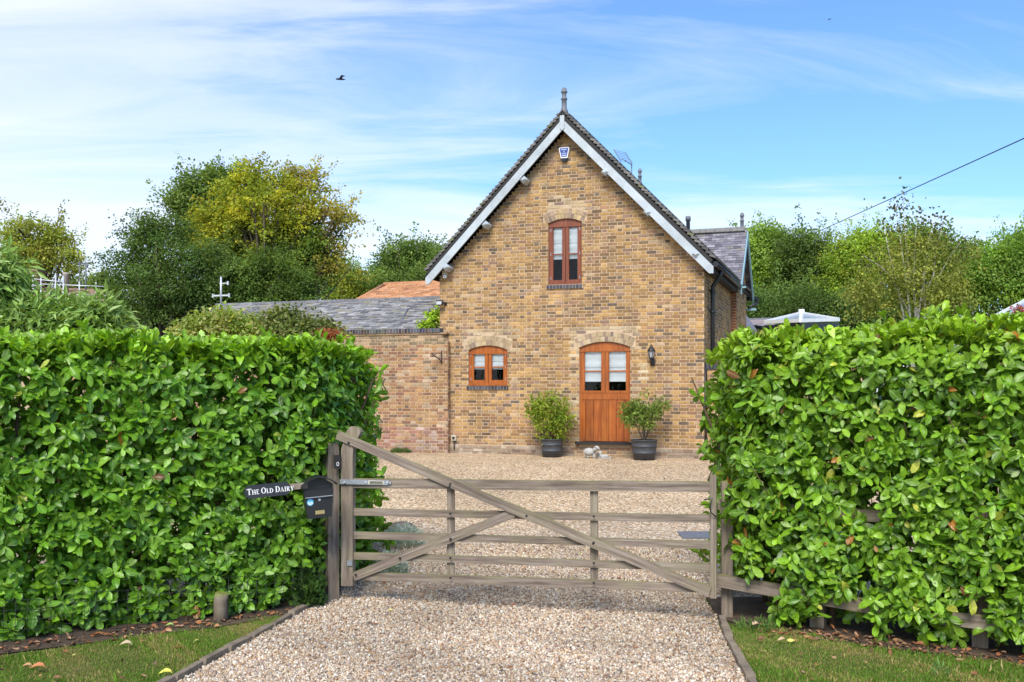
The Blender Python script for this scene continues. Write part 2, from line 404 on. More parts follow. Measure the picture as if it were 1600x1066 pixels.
# pebbles on the near gravel -------------------------------------
def ico():
    t = (1+5**.5)/2
    v = np.array([(-1, t, 0), (1, t, 0), (-1, -t, 0), (1, -t, 0), (0, -1, t), (0, 1, t), (0, -1, -t), (0, 1, -t), (t, 0, -1), (t, 0, 1), (-t, 0, -1), (-t, 0, 1)], float)
    v /= np.linalg.norm(v[0])
    f = [(0, 11, 5), (0, 5, 1), (0, 1, 7), (0, 7, 10), (0, 10, 11), (1, 5, 9), (5, 11, 4), (11, 10, 2), (10, 7, 6), (7, 1, 8), (3, 9, 4), (3, 4, 2), (3, 2, 6), (3, 6, 8), (3, 8, 9), (4, 9, 5), (2, 4, 11), (6, 2, 10), (8, 6, 7), (9, 8, 1)]
    return v, f
IV, IF = ico()
def rot_rand(n):
    q = rng.normal(size=(n, 4)); q /= np.linalg.norm(q, axis=1, keepdims=True); a, b, c, d = q.T
    return np.stack([np.stack([1-2*(c*c+d*d), 2*(b*c-a*d), 2*(b*d+a*c)], -1), np.stack([2*(b*c+a*d), 1-2*(b*b+d*d), 2*(c*d-a*b)], -1), np.stack([2*(b*d-a*c), 2*(c*d+a*b), 1-2*(b*b+c*c)], -1)], 1)
PAL = np.array([(.62, .47, .34), (.52, .36, .22), (.74, .64, .53), (.86, .82, .76), (.44, .38, .35), (.34, .20, .14), (.24, .21, .20), (.66, .52, .44), (.58, .50, .45), (.80, .72, .60)])
PW = np.array([.17, .11, .15, .13, .10, .07, .06, .10, .06, .05])
def pebbles(name, n, y0, y1, rmin, rmax, yard=False):
    u = rng.random(n*2); y = 1/(1/y0+(1/y1-1/y0)*u) if not yard else y0+(y1-y0)*u**1.3
    xl = np.interp(y, [0, 7.03, 9.44, 9.9, 10, 40], [-3.9, -2.36, -1.89, -1.80, -1.75, -1.9]); xr = np.interp(y, [0, 7.03, 8.2, 9.1, 9.9, 10, 40], [1.0, 1.655, 1.75, 1.87, 1.9, 2.3, 2.9])
    x = xl+(xr-xl)*rng.random(n*2)
    x, y = x[:n], y[:n]
    r = rmin+(rmax-rmin)*rng.random(n)**2
    Mr = rot_rand(n); sc = np.stack([r*rng.uniform(.8, 1.35, n), r*rng.uniform(.7, 1.1, n), r*rng.uniform(.5, .8, n)], 1)
    M = np.einsum('nij,nj->nij', Mr, sc)
    z = np.interp(y, YST, GZ)+.006+r*rng.uniform(-.1, .75, n)
    C = PAL[rng.choice(len(PAL), n, p=PW/PW.sum())]*rng.uniform(.62, 1.0, (n, 1))*np.array([[.95, .90, .80]])*(1-.10*np.exp(-((x+.75)/.22)**2)-.10*np.exp(-((x-.75)/.22)**2))[:, None]*(1+.10*np.sin(x*2.1+np.sin(y*1.7)*1.5)+.06*np.sin(y*5+x*3))[:, None]
    C = C*(1+np.clip((y-11)/5, 0, 1)[:, None]*np.array([[.06, -.01, -.20]]))
    return tag(scatter(name, IV, IF, M, np.stack([x, y, z], 1), np.clip(C, 0, .9), 'pebble'), 'loose pale pebbles covering the gravel drive', 'gravel', kind='stuff')
pebbles('gravel_pebbles', 82000, 6.7, 12.5, .007, .0155)

# ================================================================ house frame
TH = math.radians(19); cu, su = math.cos(TH), math.sin(TH)
HX, HY, HZ = 300/FPX*21.0, 21.0, .60
HW = 6.07; HLEN = 8.0
def F(px, py, v=0.0):
    """photo point on the plane y = v of the house frame -> local (x, z)"""
    k = (px-800)/FPX
    u = (k*(HY+cu*v)-HX-su*v)/(cu+k*su)
    Y = HY-su*u+cu*v
    return u, CAMZ-(py-HOR)/FPX*Y-HZ
def hemp(name, label, cat, loc=(0, 0, 0), group=None):
    M = Matrix.Translation((HX, HY, HZ)) @ Matrix.Rotation(-TH, 4, 'Z')
    o = empty(name, M @ Vector(loc), label, cat, -TH, group); return o
ident = lambda a, b, y: (a, y, b)
# palettes (linear)
STOCK = [((.50, .31, .115), 5), ((.43, .26, .10), 5), ((.36, .215, .095), 4), ((.56, .36, .14), 4), ((.46, .31, .17), 3), ((.27, .165, .085), 3), ((.19, .13, .08), 2.0), ((.15, .12, .10), 1.0), ((.38, .22, .13), 3), ((.52, .39, .24), 1.6), ((.33, .22, .16), 2)]
OLDST = [((.47, .27, .12), 5), ((.42, .22, .12), 4), ((.52, .33, .17), 4), ((.34, .17, .10), 3), ((.28, .14, .10), 2), ((.22, .15, .11), 1.6), ((.48, .36, .24), 3), ((.55, .42, .30), 1.2)]
CREAM = [((.62, .48, .28), 5), ((.55, .42, .25), 4), ((.68, .56, .36), 3), ((.42, .32, .22), 2), ((.36, .27, .22), 1.2)]
BLUEB = [((.07, .075, .095), 3), ((.10, .105, .125), 2), ((.05, .052, .062), 2)]
STOCK = [((a*.82+.036, q*.765+.030, c*.74+.016), k) for (a, q, c), k in STOCK]
CREAM = [((a*.82, q*.80, c*.80), k) for (a, q, c), k in CREAM]
OLDST = [((a*.82+.03, q*.80+.026, c*.76+.018), k) for (a, q, c), k in OLDST]
def pick(pal):
    c = random.choices([p[0] for p in pal], [p[1] for p in pal])[0]; k = random.uniform(.86, 1.14)
    return tuple(min(.95, q*k) for q in c)
def subtract(iv, holes):
    out = [iv]
    for h0, h1 in holes:
        nx = []
        for a, b in out:
            if h1 <= a or h0 >= b: nx.append((a, b)); continue
            if h0 > a: nx.append((a, h0))
            if h1 < b: nx.append((h1, b))
        out = nx
    return out
class Opening:
    def __init__(s, x0, x1, z0, zs, zc, ring=.225): s.x0, s.x1, s.z0, s.zs, s.zc, s.ring = x0, x1, z0, zs, zc, ring; s.sill = .08; s.w = x1-x0; h = zc-zs; s.R = (s.w*s.w/4+h*h)/(2*h); s.cz = zc-s.R; s.cx = (x0+x1)/2
    def span(s, z, outer):
        if z < s.z0-(s.sill if outer else 0): return None
        R = s.R+(s.ring+.01 if outer else 0)
        if z <= s.zs and not (outer and z > s.zs-.02): return (s.x0, s.x1)
        hmax = R
        d = z-s.cz
        if d >= hmax: return None
        hw = math.sqrt(max(0, R*R-d*d)); lim = s.w/2+(.12 if outer else 0)
        hw = min(hw, lim); return (s.cx-hw, s.cx+hw)
CH = .0735; BL = .2145; BH = .1045; MJ = .0135
def brickwall(b, fm, xr, z0, z1, lim=None, holes=(), pal=STOCK, mortar='mortar', proud=.007, depth=.12, patch=None, brickmat='brick'):
    """Flemish bond wall. fm(x, depth, z)->local point; lim(z)->(xa, xb)"""
    n = int(math.ceil((z1-z0)/CH)); period = BL+BH+2*MJ
    for r in range(n):
        za = z0+r*CH; zb = min(za+CH, z1); zm = (za+zb)/2
        xa, xb = lim(zm) if lim else xr
        if xb-xa < .03: continue
        hs = [q for q in (h.span(za if zm > h.zs-.05 else zm, False) for h in holes) if q]
        b.mat(mortar); b.col = (1, 1, 1)
        for a, c in subtract((xa, xb), hs): b.prism([(a, za), (c, za), (c, zb), (a, zb)], lambda p, q, y: fm(p, y, q), 0, depth)
        b.mat(brickmat)
        ho = [q for q in (h.span(za if zm > h.zs-.05 else zm, True) for h in holes) if q]
        x = xr[0]-period*2+(r % 2)*(BL+BH+2*MJ)*.5*.96+random.uniform(-.006, .006); head = False
        while x < xb:
            L = BH if head else BL
            L2 = L+random.uniform(-.004, .004)
            for a, c in subtract((x, x+L2), ho):
                a = max(a, xa); c = min(c, xb)
                if c-a < .025: continue
                p_ = patch(a, zm) if patch else None
                b.col = pick(p_ or pal); pr = proud+random.uniform(-.003, .003); j1, j2 = random.uniform(-.002, .002), random.uniform(-.002, .002)
                bz0 = za+MJ/2+j1; bz1 = zb-MJ/2+j2; e = .004
                i = b.addv([fm(a, 0, bz0), fm(c, 0, bz0), fm(c, 0, bz1), fm(a, 0, bz1), fm(a+e, -pr, bz0+e), fm(c-e, -pr, bz0+e), fm(c-e, -pr, bz1-e), fm(a+e, -pr, bz1-e)])
                for q in ((4, 5, 6, 7), (0, 1, 5, 4), (1, 2, 6, 5), (2, 3, 7, 6), (3, 0, 4, 7)): b.face([i+k for k in q], False)
            x += L+MJ; head = not head
def arch_ring(b, op, pal=CREAM, rings=2, proud=.010):
    for k in range(rings):
        R0 = op.R+.006+k*.112; R1 = R0+.102
        half = math.asin(min(.999, (op.w/2+.03+k*.045)/R0)); n = max(5, int(round(2*half*R0/.078))); da = 2*half/n
        for j in range(n):
            a0 = -half+j*da+.006/R0*.9; a1 = -half+(j+1)*da-.006/R0*.9
            b.mat('brick'); b.col = pick(pal); pr = proud+random.uniform(-.003, .004)
            pts = [(op.cx+R*math.sin(a), op.cz+R*math.cos(a)) for R, a in ((R0, a0), (R0, a1), (R1, a1), (R1, a0))]
            b.prism(pts, lambda p, q, y: (p, y, q), -pr, .0)
        # mortar bed behind the ring
        b.mat('mortar'); m = 12; half2 = half+.01
        for j in range(m):
            a0 = -half2+2*half2*j/m; a1 = -half2+2*half2*(j+1)/m
            pts = [(op.cx+R*math.sin(a), op.cz+R*math.cos(a)) for R, a in ((R0-.006, a0), (R0-.006, a1), (R1+.006, a1), (R1+.006, a0))]
            b.prism(pts, lambda p, q, y: (p, y, q), -.004, .02)
def mk_open(pl, pr, pt, ps, pb, ring=.225):
    xa, _ = F(pl, (pt+pb)/2); xb, _ = F(pr, (pt+pb)/2); pm_ = (pl+pr)/2
    return Opening(xa, xb, F(pm_, pb)[1], F(pm_, ps)[1], F(pm_, pt)[1], ring)
OPW = mk_open(856.6, 909, 341.5, 348, 445)
OPS = mk_open(731.7, 792.7, 540, 547.2, 603)
OPD = mk_open(905, 985, 534, 543, 692)
house = hemp('brick_house', 'yellow brick house with steep gable, orange wooden stable door and dark tiled roof', 'house')
ZE = 4.10; ZA = 7.22                     # wall plate and inner apex (local)
slope = (ZA-ZE)/(HW/2)
def lim_g(z):
    if z < ZE: return (-HW, 0)
    k = (z-ZE)/slope; return (-HW+k, -k)
b = MB()
def patchf(x, z):
    # paler rebuilt brickwork round the openings, reddish worn plinth
    for op, m in ((OPS, .20), (OPD, .26), (OPW, .12)):
        if op.zs-.05 < z < op.zc+.36 and op.x0-m < x < op.x1+m*.4: return CREAM
    if z < .28 and random.random() < .5: return OLDST
    for op in (OPD,):
        if op.x0-.25 < x < op.x1+.18 and z < op.zs and random.random() < .4: return CREAM
    if abs(x-OPW.cx) < .45 and z > OPW.zc and z < OPW.zc+.5: return CREAM if random.random() < .35 else STOCK
    return None
brickwall(b, lambda x, y, z: (x, y, z), (-HW, 0), -.15, ZA+.02, lim_g, (OPW, OPS, OPD), patch=patchf)
for op in (OPS, OPD): arch_ring(b, op)
arch_ring(b, OPW, [((.46, .33, .20), 3), ((.34, .25, .18), 3), ((.26, .19, .15), 3), ((.52, .38, .20), 2)])
# right flank: fm maps running length to +y
brickwall(b, lambda s_, d, z: (-d, s_, z), (.009, HLEN), -.15, ZE+.35, None, ())
brickwall(b, lambda s_, d, z: (-HW+d+.0, HLEN-s_, z), (0, HLEN-.13), -.15, ZE+.35, None, ())
b.build('wall', house)
# plinth offset course
b = MB(); b.mat('brick')
x = -HW+.02
xs = [(-HW+.16, OPD.x0-.12), (OPD.x1+.12, -.0)]
for a0, a1 in xs:
    for r in range(4):
        x = a0+(r % 2)*.1
        while x < a1-.03:
            L = random.choice([BL, BH]); e = min(x+L, a1); b.col = pick([((.36, .27, .19), 3), ((.44, .34, .25), 3), ((.30, .20, .14), 2), ((.52, .44, .35), 2), ((.20, .15, .12), 1)])
            b.bx(x, e, -.032-random.random()*.006, -.012, -.07+r*CH, -.07+(r+1)*CH-MJ); x += L+MJ
    b.mat('old_mortar'); b.bx(a0, a1, -.024, -.013, -.1, -.07+4*CH+.012); b.mat('brick')
b.build('plinth', house)
# rear gable, plain
b = MB().mat('mortar'); b.prism([(-HW+.12, -.15), (-.12, -.15), (-.12, ZE), (-HW/2, ZA-.15), (-HW+.12, ZE)], ident, HLEN-.12, HLEN); b.build('rear_wall', house)
# ---- roof tiles as individual small slabs
BV, BF = np.array([(x, y, z) for z in (0, 1) for y in (0, 1) for x in (0, 1)], float), [(0, 2, 3, 1), (4, 5, 7, 6), (0, 1, 5, 4), (2, 6, 7, 3), (0, 4, 6, 2), (1, 3, 7, 5)]
def slatefield(name, O, along, up, L, H, tw, gauge, th, pal, parent, mat='slate', lift=.022, tl=1.7, mask=None, wob=.004):
    """O = lower corner; along = unit vector along the eave; up = unit vector up the slope"""
    O, along, up = np.array(O, float), np.array(along, float), np.array(up, float); nn = np.cross(along, up)
    rows = int(H/gauge)+1; cols = int(L/tw)+2; P = []; Ms = []; C = []
    cs = np.array([p[0] for p in pal]); cw = np.array([p[1] for p in pal], float); cw /= cw.sum()
    for r in range(rows):
        for c in range(cols):
            a0 = c*tw-(r % 2)*tw/2; a1 = a0+tw-.004; a0 = max(a0, 0); a1 = min(a1, L)
            h0 = r*gauge; h1 = min(h0+gauge*tl, H)
            if a1-a0 < .02 or h1-h0 < .01: continue
            if mask and not mask((a0+a1)/2, h0+gauge/2): continue
            t = math.asin(min(.9, lift/(gauge*tl))); ud = up*math.cos(t)-nn*math.sin(t); nd = np.cross(along, ud)
            p = O+along*a0+up*(h0+random.uniform(-wob, wob))+nn*(lift+random.uniform(0, wob))
            P.append(p); Ms.append(np.stack([along*(a1-a0), ud*(h1-h0), nd*th], -1)); C.append(cs[rng.choice(len(cs), p=cw)]*random.uniform(.8, 1.2))
    return scatter(name, BV, BF, np.array(Ms), np.array(P), np.array(C), mat, parent=parent, smooth=False)
DT = [((.12, .112, .108), 3), ((.155, .145, .135), 3), ((.085, .08, .08), 2), ((.19, .175, .155), 1), ((.13, .135, .07), .7)]
OV = .26                                    # verge overhang
ang = math.atan(slope); ca, sa = math.cos(ang), math.sin(ang)
RZ = .22                                    # roof surface above wall line
apex = ZA+RZ/ca; SL = (HW/2+.22)/ca
def roof_side(sgn):
    # sgn -1: left slope, +1: right slope; eave corner
    ex = -HW/2+sgn*(HW/2+.22); ez = apex-slope*(HW/2+.22)
    up = np.array((-sgn*ca, 0, sa))
    if sgn > 0: O = (ex, -OV, ez); al = (0, 1, 0)
    else: O = (ex, HLEN+.2, ez); al = (0, -1, 0)
    return O, al, up, ex, ez
b = MB().mat('dark_board')
for sgn in (-1, 1):
    O, al, up, ex, ez = roof_side(sgn)
    slatefield('roof', O, al, up, HLEN+.2+OV, SL-.02, .165, .108, .050, DT, house, lift=.055, tl=1.3, wob=.010)
    # under-slab
    n = Vector((sgn*sa, 0, ca)); p0 = Vector((ex, 0, ez)); p1 = Vector((-HW/2, 0, apex))
    q = [p0, p1, p1-Vector((0, 0, .10/ca)), p0-n*.10]
    b.prism([(v.x, v.z) for v in q] if sgn > 0 else [(v.x, v.z) for v in reversed(q)], ident, -OV+.012, HLEN+.2)
b.build('roof_deck', house)
# ridge tiles
b = MB().mat('slate')
k = 0; y = -OV-.02
while y < HLEN+.1:
    b.col = pick(DT)
    for sgn in (-1, 1):
        R = Matrix.Rotation(sgn*ang*.96, 3, 'Y'); b.box(Vector((-HW/2, y+.22, apex+.085))+R @ Vector((sgn*.085, 0, -.0)), (.19, .437, .022), R)
    y += .445
b.build('ridge', house)
# bargeboards
b = MB().mat('paint_grey')
for sgn in (-1, 1):
    n = Vector((sgn*sa, 0, ca)); d = Vector((sgn*ca, 0, -sa))
    top = Vector((-HW/2, 0, apex-.085/ca)); L = SL+.02
    e = top+d*L; wdt = .235
    xin = -HW/2
    pts = [(top.x, top.z), (e.x, e.z), (e.x, e.z-wdt*.62), (e.x-sgn*.09, e.z-wdt+.09*slope), (top.x, top.z-wdt)]
    if sgn < 0: pts = pts[::-1]
    pts = pts[::-1]
    bb = MB().mat('paint_grey'); yo = 0 if sgn < 0 else .002
    bb.prism(pts, ident, -OV-.028-yo, -OV+.008-yo); bb.build('bargeboard', house)
# apex cover piece and finials
b = MB().mat('paint_grey'); b.prism([(-HW/2-.05, apex-.33), (-HW/2, apex-.38), (-HW/2+.05, apex-.33), (-HW/2+.05, apex-.05), (-HW/2-.05, apex-.05)], ident, -OV-.055, -OV-.034); b.build('apex_block', house)
def finial(parent, x, y, z, s=1.0):
    f = MB().mat('lead'); f.smooth = True
    f.lathe([(.11*s, -.06), (.075*s, .05*s), (.058*s, .10*s), (.055*s, .27*s), (.073*s, .28*s), (.073*s, .30*s), (.05*s, .315*s), (.05*s, .42*s), (.074*s, .435*s), (.074*s, .455*s), (.058*s, .47*s), (.055*s, .51*s), (.03*s, .54*s), (.004, .55*s)], (x, y, z), 14)
    f.build('finial', parent)
finial(house, -HW/2, -OV+.12, apex+.06); finial(house, -HW/2, HLEN+.05, apex+.06, .9)
# purlin ends
for px, py in ((818, 281), (758, 351), (697, 418), (945, 269), (1011, 332), (1087, 397)):
    x, z = F(px, py, -OV-.03); sgn = -1 if px < 882 else 1
    R = Matrix.Rotation(sgn*ang*.9, 3, 'Y'); p = MB().mat('paint_grey')
    p.box((x, -OV/2-.01, z), (.135, OV-.04, .115), R)
    q = [R @ Vector((a, 0, c))+Vector((x, -OV-.03, z)) for a, c in ((-.0675, -.0575), (.0675, -.0575), (.0675, .0575), (-.0675, .0575))]
    i = p.addv(q+[Vector((v.x*.35+x*.65, -OV-.10, v.z*.35+z*.65)) for v in q]+[Vector((v.x, -OV+.01, v.z)) for v in q])
    for a, c, e_, f_ in ((0, 1, 5, 4), (1, 2, 6, 5), (2, 3, 7, 6), (3, 0, 4, 7), (4, 5, 6, 7), (8, 9, 1, 0), (9, 10, 2, 1), (10, 11, 3, 2), (11, 8, 0, 3)): p.face((i+a, i+c, i+e_, i+f_))
    p.build('purlin_end', house)
# eaves right: fascia, gutter with clay edge, downpipe
O, al, up, ex, ez = roof_side(1)
b = MB().mat('dark_board'); b.bx(ex-.05, ex-.02, -OV+.02, 4.75, ez-.22, ez-.05); b.bx(0.01, ex-.05, -OV+.03, 4.75, ez-.21, ez-.19); b.build('fascia', house)
b = MB().mat('black_plastic'); b.tube([(ex+.05, -OV+.05, ez-.08), (ex+.05, 4.7, ez-.08)], .06, 10); b.build('gutter', house)
b = MB().mat('black_plastic')
b.tube([(ex+.05, .62, ez-.12), (ex+.05, .62, ez-.22), (.10, .62, ez-.47), (.10, .62, ez-.6), (.10, .62, -.05)], .048, 10)
for z in (ez-.62, ez-1.05, 1.9): b.tube([(.10, .62, z), (.10, .62, z+.06)], .06, 10)
for z in (ez-.55, ez-.98, 1.93): b.bx(0, .10, .60, .64, z-.02, z+.02)
b.build('downpipe', house)
O, al, up, ex, ez = roof_side(-1)
b = MB().mat('black_plastic'); b.tube([(ex-.05, -OV+.15, ez-.08), (ex-.05, 6, ez-.08)], .055, 10); b.build('gutter', house)
# ---- cross-gable on the right flank
WC, WH, WR = 6.04, 1.62, 6.31-HZ+.05; WE = 4.77-HZ-.05
b = MB(); brickwall(b, lambda s_, d, z: (.14-d, s_, z), (WC-1.30, WC+1.30), -.1, WR-.25, lambda z: (WC-1.30, WC+1.30) if z < WE+.1 else (WC-1.30+(z-WE-.1), WC+1.30-(z-WE-.1)))
b.mat('brick'); b.col = (.30, .12, .06)
for r in range(60): b.bx(.02, .148, WC-1.304, WC-1.2, -.1+r*CH, -.1+(r+1)*CH-MJ) if -.1+r*CH < WE else None
b.mat('mortar'); b.bx(.0, .135, WC-1.296, WC+1.29, -.1, WE); b.build('cross_gable_wall', house)
wa = math.atan2(WR-WE, WH); L2 = math.hypot(WH, WR-WE)
SL2 = [((.20, .185, .215), 3), ((.25, .235, .26), 3), ((.15, .14, .16), 2), ((.31, .29, .31), 1.5), ((.22, .20, .17), 1)]
xL = -2.3; xRr = .30
def wmask(a, h):                           # only above the main right slope
    x = xL+a; z = WE+h*math.sin(wa); return z > apex-slope*abs(x+HW/2)-.05 or x > .15
slatefield('roof', (xL, WC-WH, WE), (1, 0, 0), (0, math.cos(wa), math.sin(wa)), xRr-xL, L2, .20, .10, .012, SL2, house, lift=.02, mask=wmask)
slatefield('roof', (xRr, WC+WH, WE), (-1, 0, 0), (0, -math.cos(wa), math.sin(wa)), xRr-xL, L2, .20, .10, .012, SL2, house, lift=.02)
b = MB().mat('slate'); x = -1.75
while x < xRr-.05:
    b.col = (.20, .19, .17)
    for sg in (-1, 1):
        R = Matrix.Rotation(sg*wa, 3, 'X').transposed() if sg > 0 else Matrix.Rotation(wa, 3, 'X')
        R = Matrix.Rotation(wa if sg < 0 else -wa, 3, 'X'); b.box((x+.2, WC+sg*.07, WR+.03), (.395, .17, .03), R)
    x += .40
b.build('ridge', house)
finial(house, .16, WC, WR+.02, .85)
for sg in (-1, 1):
    bb = MB().mat('paint_blue')
    pts = [(WC, WR-.03), (WC+sg*WH, WE-.03), (WC+sg*WH, WE-.22), (WC, WR-.22)]
    if sg > 0: pts = pts[::-1]
    bb.prism(pts, lambda a, c, y: (y, a, c), xRr-.01, xRr+.025); bb.build('bargeboard', house)
b = MB().mat('paint_blue'); b.bx(.15, xRr+.12, WC-WH+.02, WC-WH+.12, WE-.06, WE-.02); b.build('soffit_bracket', house); b = MB().mat('paint_blue'); b.bx(.15, xRr+.1, WC+WH-.2, WC+WH-.1, WE-.4, WE-.34); b.build('soffit_bracket', house)
b = MB().mat('black_plastic'); b.tube([(-.1, WC+WH+.06, WE-.05), (.42, WC+WH+.06, WE-.05)], .06, 10); b.tube([(.42, WC+WH+.06, WE-.06), (.40, WC+WH, WE-.2), (.2, WC+WH-.3, WE-.32)], .04, 8); b.build('gutter', house)
# flue
b = MB().mat('lead'); b.lathe([(.055, 0), (.055, 1.5), (.075, 1.5), (.075, 1.62), (.02, 1.64)], (-1.42, 6.9, 4.75), 12); b.build('flue_pipe', house)

# ---- joinery
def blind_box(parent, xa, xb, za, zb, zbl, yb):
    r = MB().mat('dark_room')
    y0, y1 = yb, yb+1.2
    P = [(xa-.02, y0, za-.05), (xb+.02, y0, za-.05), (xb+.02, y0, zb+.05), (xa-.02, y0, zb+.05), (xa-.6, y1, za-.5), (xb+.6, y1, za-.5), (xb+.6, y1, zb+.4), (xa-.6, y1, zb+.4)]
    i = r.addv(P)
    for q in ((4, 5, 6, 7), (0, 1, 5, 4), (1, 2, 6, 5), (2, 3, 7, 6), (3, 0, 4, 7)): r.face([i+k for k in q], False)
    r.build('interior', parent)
def blind(parent, xa, xb, zt, zb):
    r = MB().mat('fabric_blind'); n = 14; nz = max(3, int((zt-zb)/.035)); y = .104
    i = r.addv([(xa+(xb-xa)*j/n, y+.012*math.sin(k*1.25)+.004*math.sin(j*1.7+k), zt+(zb-zt)*k/nz) for k in range(nz+1) for j in range(n+1)])
    for k in range(nz):
        for j in range(n): a = i+k*(n+1)+j; r.face((a, a+n+1, a+n+2, a+1), True)
    r.mat('fabric_blind')
    for z in (zb, zb+(zt-zb)*.48): r.bx(xa, xb, y-.02, y-.012, z-.012, z)
    r.build('blind', parent)
def window_unit(op, panes, barz, blindz, mat, rec=.045, boards=None, name='window', label=None):
    W0 = hemp(name, label, name) if False else None
    fr = MB().mat(mat); yF = rec; fw = .055
    zsill = op.z0+.004
    zh = op.zs-.015
    # outer frame
    fr.bx(op.x0, op.x0+fw, yF, yF+.09, zsill, zh); fr.bx(op.x1-fw, op.x1, yF, yF+.09, zsill, zh)
    # arched head board
    pts = [(op.x0, zh-.05), (op.x1, zh-.05)]
    half = math.asin(min(.999, (op.w/2)/op.R))
    for j in range(13):
        a = half-2*half*j/12; pts.append((op.cx+op.R*math.sin(a), op.cz+op.R*math.cos(a)))
    fr.prism(pts, ident, yF-.004, yF+.09)
    fr.bx(op.x0-.0, op.x1+.0, yF-.022, yF-.005, zh-.075, zh-.048)          # drip mould
    if boards is None: fr.bx(op.x0, op.x1, yF-.03, yF+.09, op.z0-.0, op.z0+.055)
    f_ob = fr.build(name, house)
    return f_ob, fw, yF, zh
def sash(parent, xa, xb, za, zb, panes, bar, mat, y, stile):
    s = MB().mat(mat)
    (pa, pb, pza, pzb) = panes
    s.bx(xa, pa, y, y+.05, za, zb); s.bx(pb, xb, y, y+.05, za, zb); s.bx(pa, pb, y, y+.05, za, pza); s.bx(pa, pb, y, y+.05, pzb, zb)
    s.bx(pa, pb, y+.008, y+.03, bar-.014, bar+.014)
    # inner bead
    for q in ((pa, pa+.010, pza, pzb), (pb-.010, pb, pza, pzb)): s.bx(q[0], q[1], y+.010, y+.028, q[2], q[3])
    o = s.build('sash', parent)
    g = MB().mat('glass'); i = g.addv([(pa, y+.035, pza), (pb, y+.035, pza), (pb, y+.035, pzb), (pa, y+.035, pzb)]); g.face((i, i+1, i+2, i+3)); g.build('pane', parent)
    return o
def bluesill(op, parent):
    s = MB().mat('brick'); x = op.x0-.03
    while x < op.x1+.02:
        s.col = pick(BLUEB); e = min(x+.066, op.x1+.03); s.bx(x, e, -.035, .05, op.z0-.085, op.z0-.004); x += .075
    s.mat('mortar'); s.bx(op.x0-.03, op.x1+.03, -.027, .05, op.z0-.09, op.z0-.008); s.build('sill', parent)
for op, pans, bar, bl, mat, lab in (
    (OPW, ((864, 879), (888.5, 903), 355.5, 437.5), 397, 404.5, 'dark_varnished_wood', 'tall dark brown wooden window'),
    (OPS, ((740, 758), (768, 787), 553, 594), 574, 576.5, 'varnished_wood', 'small orange wooden window'),
):
    fo, fw, yF, zh = window_unit(op, None, None, None, mat); fo['label'] = lab
    pmid = sum(pans[0]+pans[1])/4; mul = F((pans[0][1]+pans[1][0])/2, 400, yF)[0]
    zt, zb = F(pmid, pans[2], yF)[1], F(pmid, pans[3], yF)[1]; bz = F(pmid, bar, yF)[1]; blz = F(pmid, bl, .12)[1]
    for k in (0, 1):
        pa, pb = F(pans[k][0], 400, yF)[0], F(pans[k][1], 400, yF)[0]
        xa = op.x0+fw-.01 if k == 0 else mul+.006; xb = mul-.006 if k == 0 else op.x1-fw+.01
        sash(fo, xa, xb, op.z0+.05, zh-.05, (pa, pb, zb, zt), bz, mat, yF-.008, .05)
    for k in range(3):
        z = zb+(zt-zb)*(k*.46+.04)
        for xh in (op.x1-fw+.002, op.x0+fw-.002): h = MB().mat('galvanised'); h.bx(xh-.006, xh+.006, yF-.016, yF-.009, z-.035, z+.035); h.build('hinge', fo)
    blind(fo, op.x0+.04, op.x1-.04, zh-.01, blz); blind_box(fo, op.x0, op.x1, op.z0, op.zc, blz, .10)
    bluesill(op, fo)
# door
fo, fw, yF, zh = window_unit(OPD, None, None, None, 'varnished_wood', boards=True, name='door'); fo['label'] = 'orange varnished stable door with glazed top half'
zrail0 = F(945, 624.5, yF)[1]; zrail1 = F(945, 616, yF)[1]; ztop = zh-.05
pz0, pz1 = F(945, 610.5, yF)[1], F(945, 550, yF)[1]; bz = F(945, 580, yF)[1]; mul = F(945.5, 580, yF)[0]
for k, (a, c) in enumerate(((913, 940), (951, 978.7))):
    pa, pb = F(a, 580, yF)[0], F(c, 580, yF)[0]
    xa = OPD.x0+.045 if k == 0 else mul+.006; xb = mul-.006 if k == 0 else OPD.x1-.045
    sash(fo, xa, xb, pz0-.05, ztop, (pa, pb, pz0, pz1), bz, 'varnished_wood', yF-.008, .05)
lo = MB().mat('varnished_wood'); zb0 = OPD.z0+.03
lo.bx(OPD.x0+.045, OPD.x1-.045, yF+.0, yF+.05, zrail0, pz0-.055)
bxs = [F(q, 650, yF)[0] for q in (908.5, 914.7, 927, 939, 951, 963, 975, 981.5)]
for a, c in zip(bxs[:-1], bxs[1:]):
    k_ = random.uniform(.72, 1.05); lo.col = (k_, k_*random.uniform(.9, 1.05), k_); lo.bx(a+.004, c-.004, yF+.012+(random.random()*.003), yF+.045, zb0, zrail0-.002)
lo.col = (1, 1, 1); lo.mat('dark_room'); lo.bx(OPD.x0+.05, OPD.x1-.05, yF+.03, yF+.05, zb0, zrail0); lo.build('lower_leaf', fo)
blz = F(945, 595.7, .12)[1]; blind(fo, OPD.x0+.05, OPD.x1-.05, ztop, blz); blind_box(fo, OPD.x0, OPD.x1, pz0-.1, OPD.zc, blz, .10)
b = MB().mat('black_iron'); xa, za = F(898, 692, -.12); xb, _ = F(989, 693, -.12); b.bx(xa, xb, -.13, .05, OPD.z0-.035, OPD.z0+.02); b.build('doorstep', fo)
# overwrite: threshold brick infill below the step is part of the wall mesh (courses continue)

